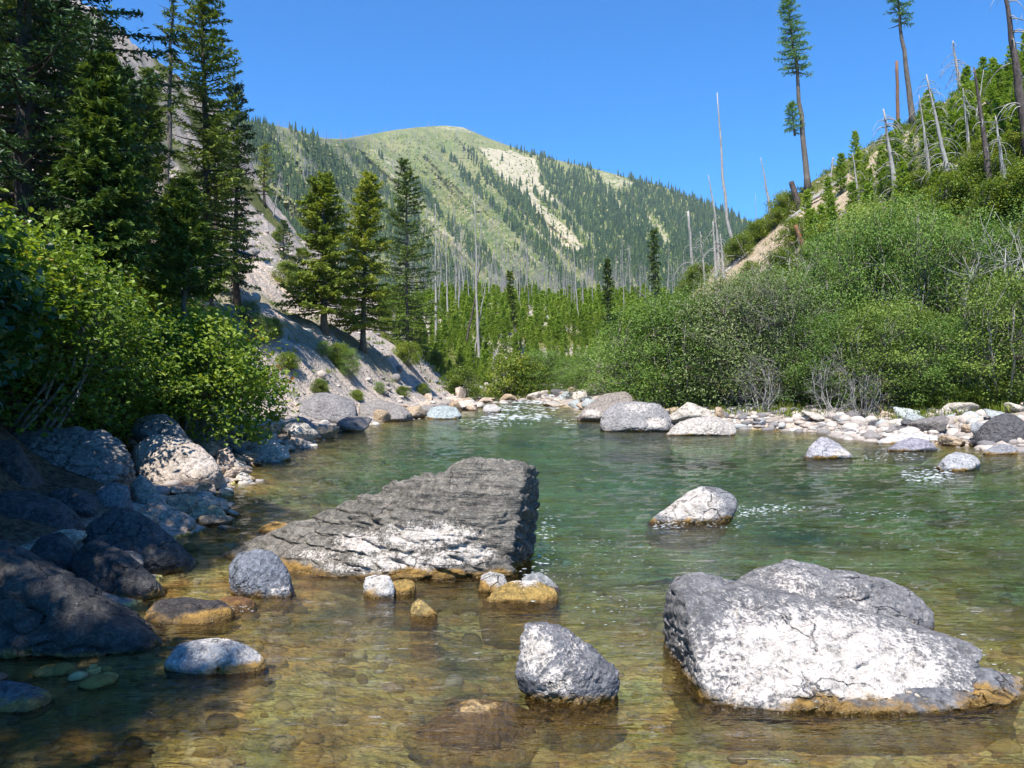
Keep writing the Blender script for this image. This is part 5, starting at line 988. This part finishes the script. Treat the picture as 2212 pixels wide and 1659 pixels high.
# ------------------------------------------------------------------ young pines
def pines():
    rnd = random.Random(31); rs = np.random.RandomState(31); pr = []
    for k in range(5):
        tm, cm = conifer_parts(H=3.0, Rm=.8, cb=.04, nb=46, elen=.20, ewid=.065, seed=200 + k, ntw=12, ne=6, droop=-.1, taper=.75, trunk_r=.04, gaps=.0, upsweep=.35, k=5, ragged=.4); pr.append((tm, cm))
    first = {}
    def put(x, y, s, lab, grp):
        i = rnd.randrange(5); z = float(G(x, y)); key = i
        if key not in first:
            o = empty('young_pine', (x, y, z), lab, 'young pine', grp, 0, s); link('trunk', pr[i][0], M['bark'], o); link('crown', pr[i][1], M['pine'], o); first[key] = o
        else: copy_tree(first[key], (x, y, z), rnd.uniform(0, 6.28), s, lab, grp, (rnd.gauss(0, .03), rnd.gauss(0, .03)))
    n = 0
    while n < 175:
        u = rnd.uniform(900, 1480); y = rnd.uniform(66, 98); x = (u - CX) / FPX * y
        if y < 72 and abs(u - 1100) < 100: pass
        put(x, y, rnd.uniform(.35, .9), 'young green pine in the dense thicket beyond the river', 'young pines in the thicket'); n += 1
    n = 0
    while n < 125:
        u = rnd.uniform(1740, 2330); v = np.interp(u, [1740, 1800, 1950, 2100, 2212, 2330], [425, 390, 295, 215, 160, 90]) + 4 + abs(rnd.gauss(0, 95))
        if inpoly(np.array([u]), np.array([v + 10]), BARE)[0] and rnd.random() < .9: continue
        b = at(u, v)
        if b[1] > 75: continue
        put(b[0], b[1], rnd.uniform(.4, .85), 'young pine on the upper right slope', 'young pines on the right slope'); n += 1
    # the rest of the thicket
    base = []
    for tm, cm in pr[:2]:
        V = np.empty(len(cm.vertices) * 3, np.float32); cm.vertices.foreach_get('co', V); V = V.reshape(-1, 4, 3)
        pick = np.random.RandomState(2).permutation(len(V))[:700]; base.append(V[pick] * 1.0)
    mb = MB(); n = 0
    while n < 1300:
        u = rs.uniform(820, 1560); y = rs.uniform(88, 172) if n % 3 else rs.uniform(69, 92); x = (u - CX) / FPX * y; z = float(G(x, y)); s = (rs.uniform(.42, .95) * (1 + (y - 84) / 200) if n % 3 else rs.uniform(.22, .5))
        W = base[n % 2]; cc = W.mean(1, keepdims=True); W = cc + (W - cc) * 1.7; a = rs.rand() * 6.28; c_, s_ = math.cos(a), math.sin(a); W = W.reshape(-1, 3) @ np.array([[c_, s_, 0], [-s_, c_, 0], [0, 0, 1]]).T * s
        q = np.arange(len(W) // 4)[:, None] * 4 + np.arange(4)[None]; mb.add(W + np.array([x, y, z]), None, q, np.repeat(np.clip(rs.normal(.5, .12) + rs.normal(0, .16, len(q)), 0, 1), 4)); n += 1
    tag(link('pine_thicket', mb.mesh('pine_thicket', False), M['pine']), 'mass of young pines filling the bench behind the thicket edge', 'pine thicket', None, 'stuff')
pines()
# ------------------------------------------------------------------ grass and herbs
def grass():
    rs = np.random.RandomState(41); mb = MB()
    def patch(xs, ys, n, h):
        z = G(xs, ys)
        for x, y, zz in zip(xs, ys, z):
            m = n; C = np.array([x, y, zz]) + rs.normal(0, .18, (m, 3)) * np.array([1, 1, 0]) ; D = np.array([0, 0, 1.]) + rs.normal(0, .35, (m, 3)); L = h * rs.uniform(.4, 1.2, m); C[:, 2] += L * .45
            blades(mb, C, D, rs.normal(0, 1, (m, 3)), L, .012 + .0009 * y + 0 * L, np.clip(rs.normal(.5, .2) + rs.normal(0, .15, m), 0, 1))
    y = rs.uniform(22, 34, 420); x = (rs.uniform(1380, 2260, 420) - CX) / FPX * y; ok = x - rshore(y) > 2.2; patch(x[ok], y[ok], 26, .32)
    y = rs.uniform(58, 110, 1500); x = (rs.uniform(930, 1500, 1500) - CX) / FPX * y; patch(x, y, 14, .5)
    y = rs.uniform(14, 90, 900); x = lshore(y) - rs.uniform(1, 26, 900); ok = n2(x, y, 4, 3, 31) > .08; patch(x[ok], y[ok], 16, .3)
    y = rs.uniform(30, 62, 1500); x = np.interp(y, HY, HX) + rs.uniform(0, 34, 1500); u = CX + FPX * x / y; v = HZ - FPX * (G(x, y) - EYE) / y; ok = ~inpoly(u, v, BARE) | (rs.rand(1500) < .25); patch(x[ok], y[ok], 16, .4)
    tag(link('grass', mb.mesh('grass', False), M['grass']), 'green and straw coloured grass on banks and slopes', 'grass', None, 'stuff')
grass()
# ------------------------------------------------------------------ white water
def foam():
    rs = np.random.RandomState(51); mb = MB(); V0, F0 = ico(1)
    def streak(u0, v0, u1, v1, n, s, wid=1.):
        for k in range(n):
            t = rs.rand(); u = u0 + (u1 - u0) * t + rs.normal(0, 6); v = v0 + (v1 - v0) * t + rs.normal(0, 2.2) * wid; d = FPX * EYE / (v - HZ); p_ = px(u, v, d); q = s * (.75 if d > 20 else .5) * rs.uniform(.3, 1.3)
            mb.add(V0 * np.array([q * rs.uniform(1.5, 5), q * 1.0, q * .22]) + np.array([p_[0], p_[1], .012 + .008 * rs.rand()]), F0)
    streak(1040, 902, 1185, 900, 150, .05, 1.6); streak(1060, 882, 1200, 884, 130, .05, 1.6); streak(1100, 868, 1220, 872, 100, .06)
    streak(1950, 1030, 2060, 1024, 150, .024, 4); streak(1000, 912, 1260, 905, 110, .03, 4); streak(1130, 1230, 1200, 1150, 120, .012, 14); streak(1410, 1140, 1470, 1132, 60, .012, 3); streak(1590, 1108, 1700, 1100, 120, .014, 3); streak(1850, 990, 2000, 985, 60, .02, 3); streak(1600, 1105, 1760, 1100, 60, .010, 1.5); streak(1760, 1100, 1960, 1118, 50, .010, 2)
    streak(1190, 1240, 1420, 1200, 70, .006, 6); streak(1240, 1330, 1400, 1300, 40, .006, 6); streak(1410, 1135, 1600, 1140, 60, .008, 2); streak(1240, 1180, 1400, 1170, 40, .006, 5)
    streak(500, 1310, 545, 1322, 24, .006, 1.5); streak(1560, 1530, 1800, 1535, 26, .004, 1); streak(1180, 1505, 1340, 1500, 14, .005, 3); streak(2040, 1380, 2200, 1480, 60, .006, 10)
    streak(1660, 1150, 2200, 1180, 60, .006, 14)
    m, t, out = mat('white_foam'); N = NT(t); N.put(out.inputs[0], N.pbsdf(rgb(.8, .84, .85), .3, None, .5))
    tag(link('foam', mb.mesh('foam'), m), 'white flecks of foam on the riffles and round the rocks', 'foam', None, 'stuff')
foam()
def haze():
    m, t, out = mat('thin_air'); pv = t.nodes.new('ShaderNodeVolumePrincipled'); pv.inputs['Color'].default_value = (.80, .90, 1, 1); pv.inputs['Density'].default_value = .00009; pv.inputs['Anisotropy'].default_value = .1
    t.links.new(pv.outputs[0], out.inputs[1])
    bm = bmesh.new(); bmesh.ops.create_cube(bm, size=1); me = bpy.data.meshes.new('haze'); bm.to_mesh(me); bm.free()
    o = link('haze', me, m); o.location = (200, 1050, 225); o.scale = (6400, 2300, 490); tag(o, 'thin blue summer haze over the valley', 'haze', None, 'stuff')
haze()
print('objects', len(bpy.data.objects), 'faces', sum(len(m.polygons) for m in bpy.data.meshes))
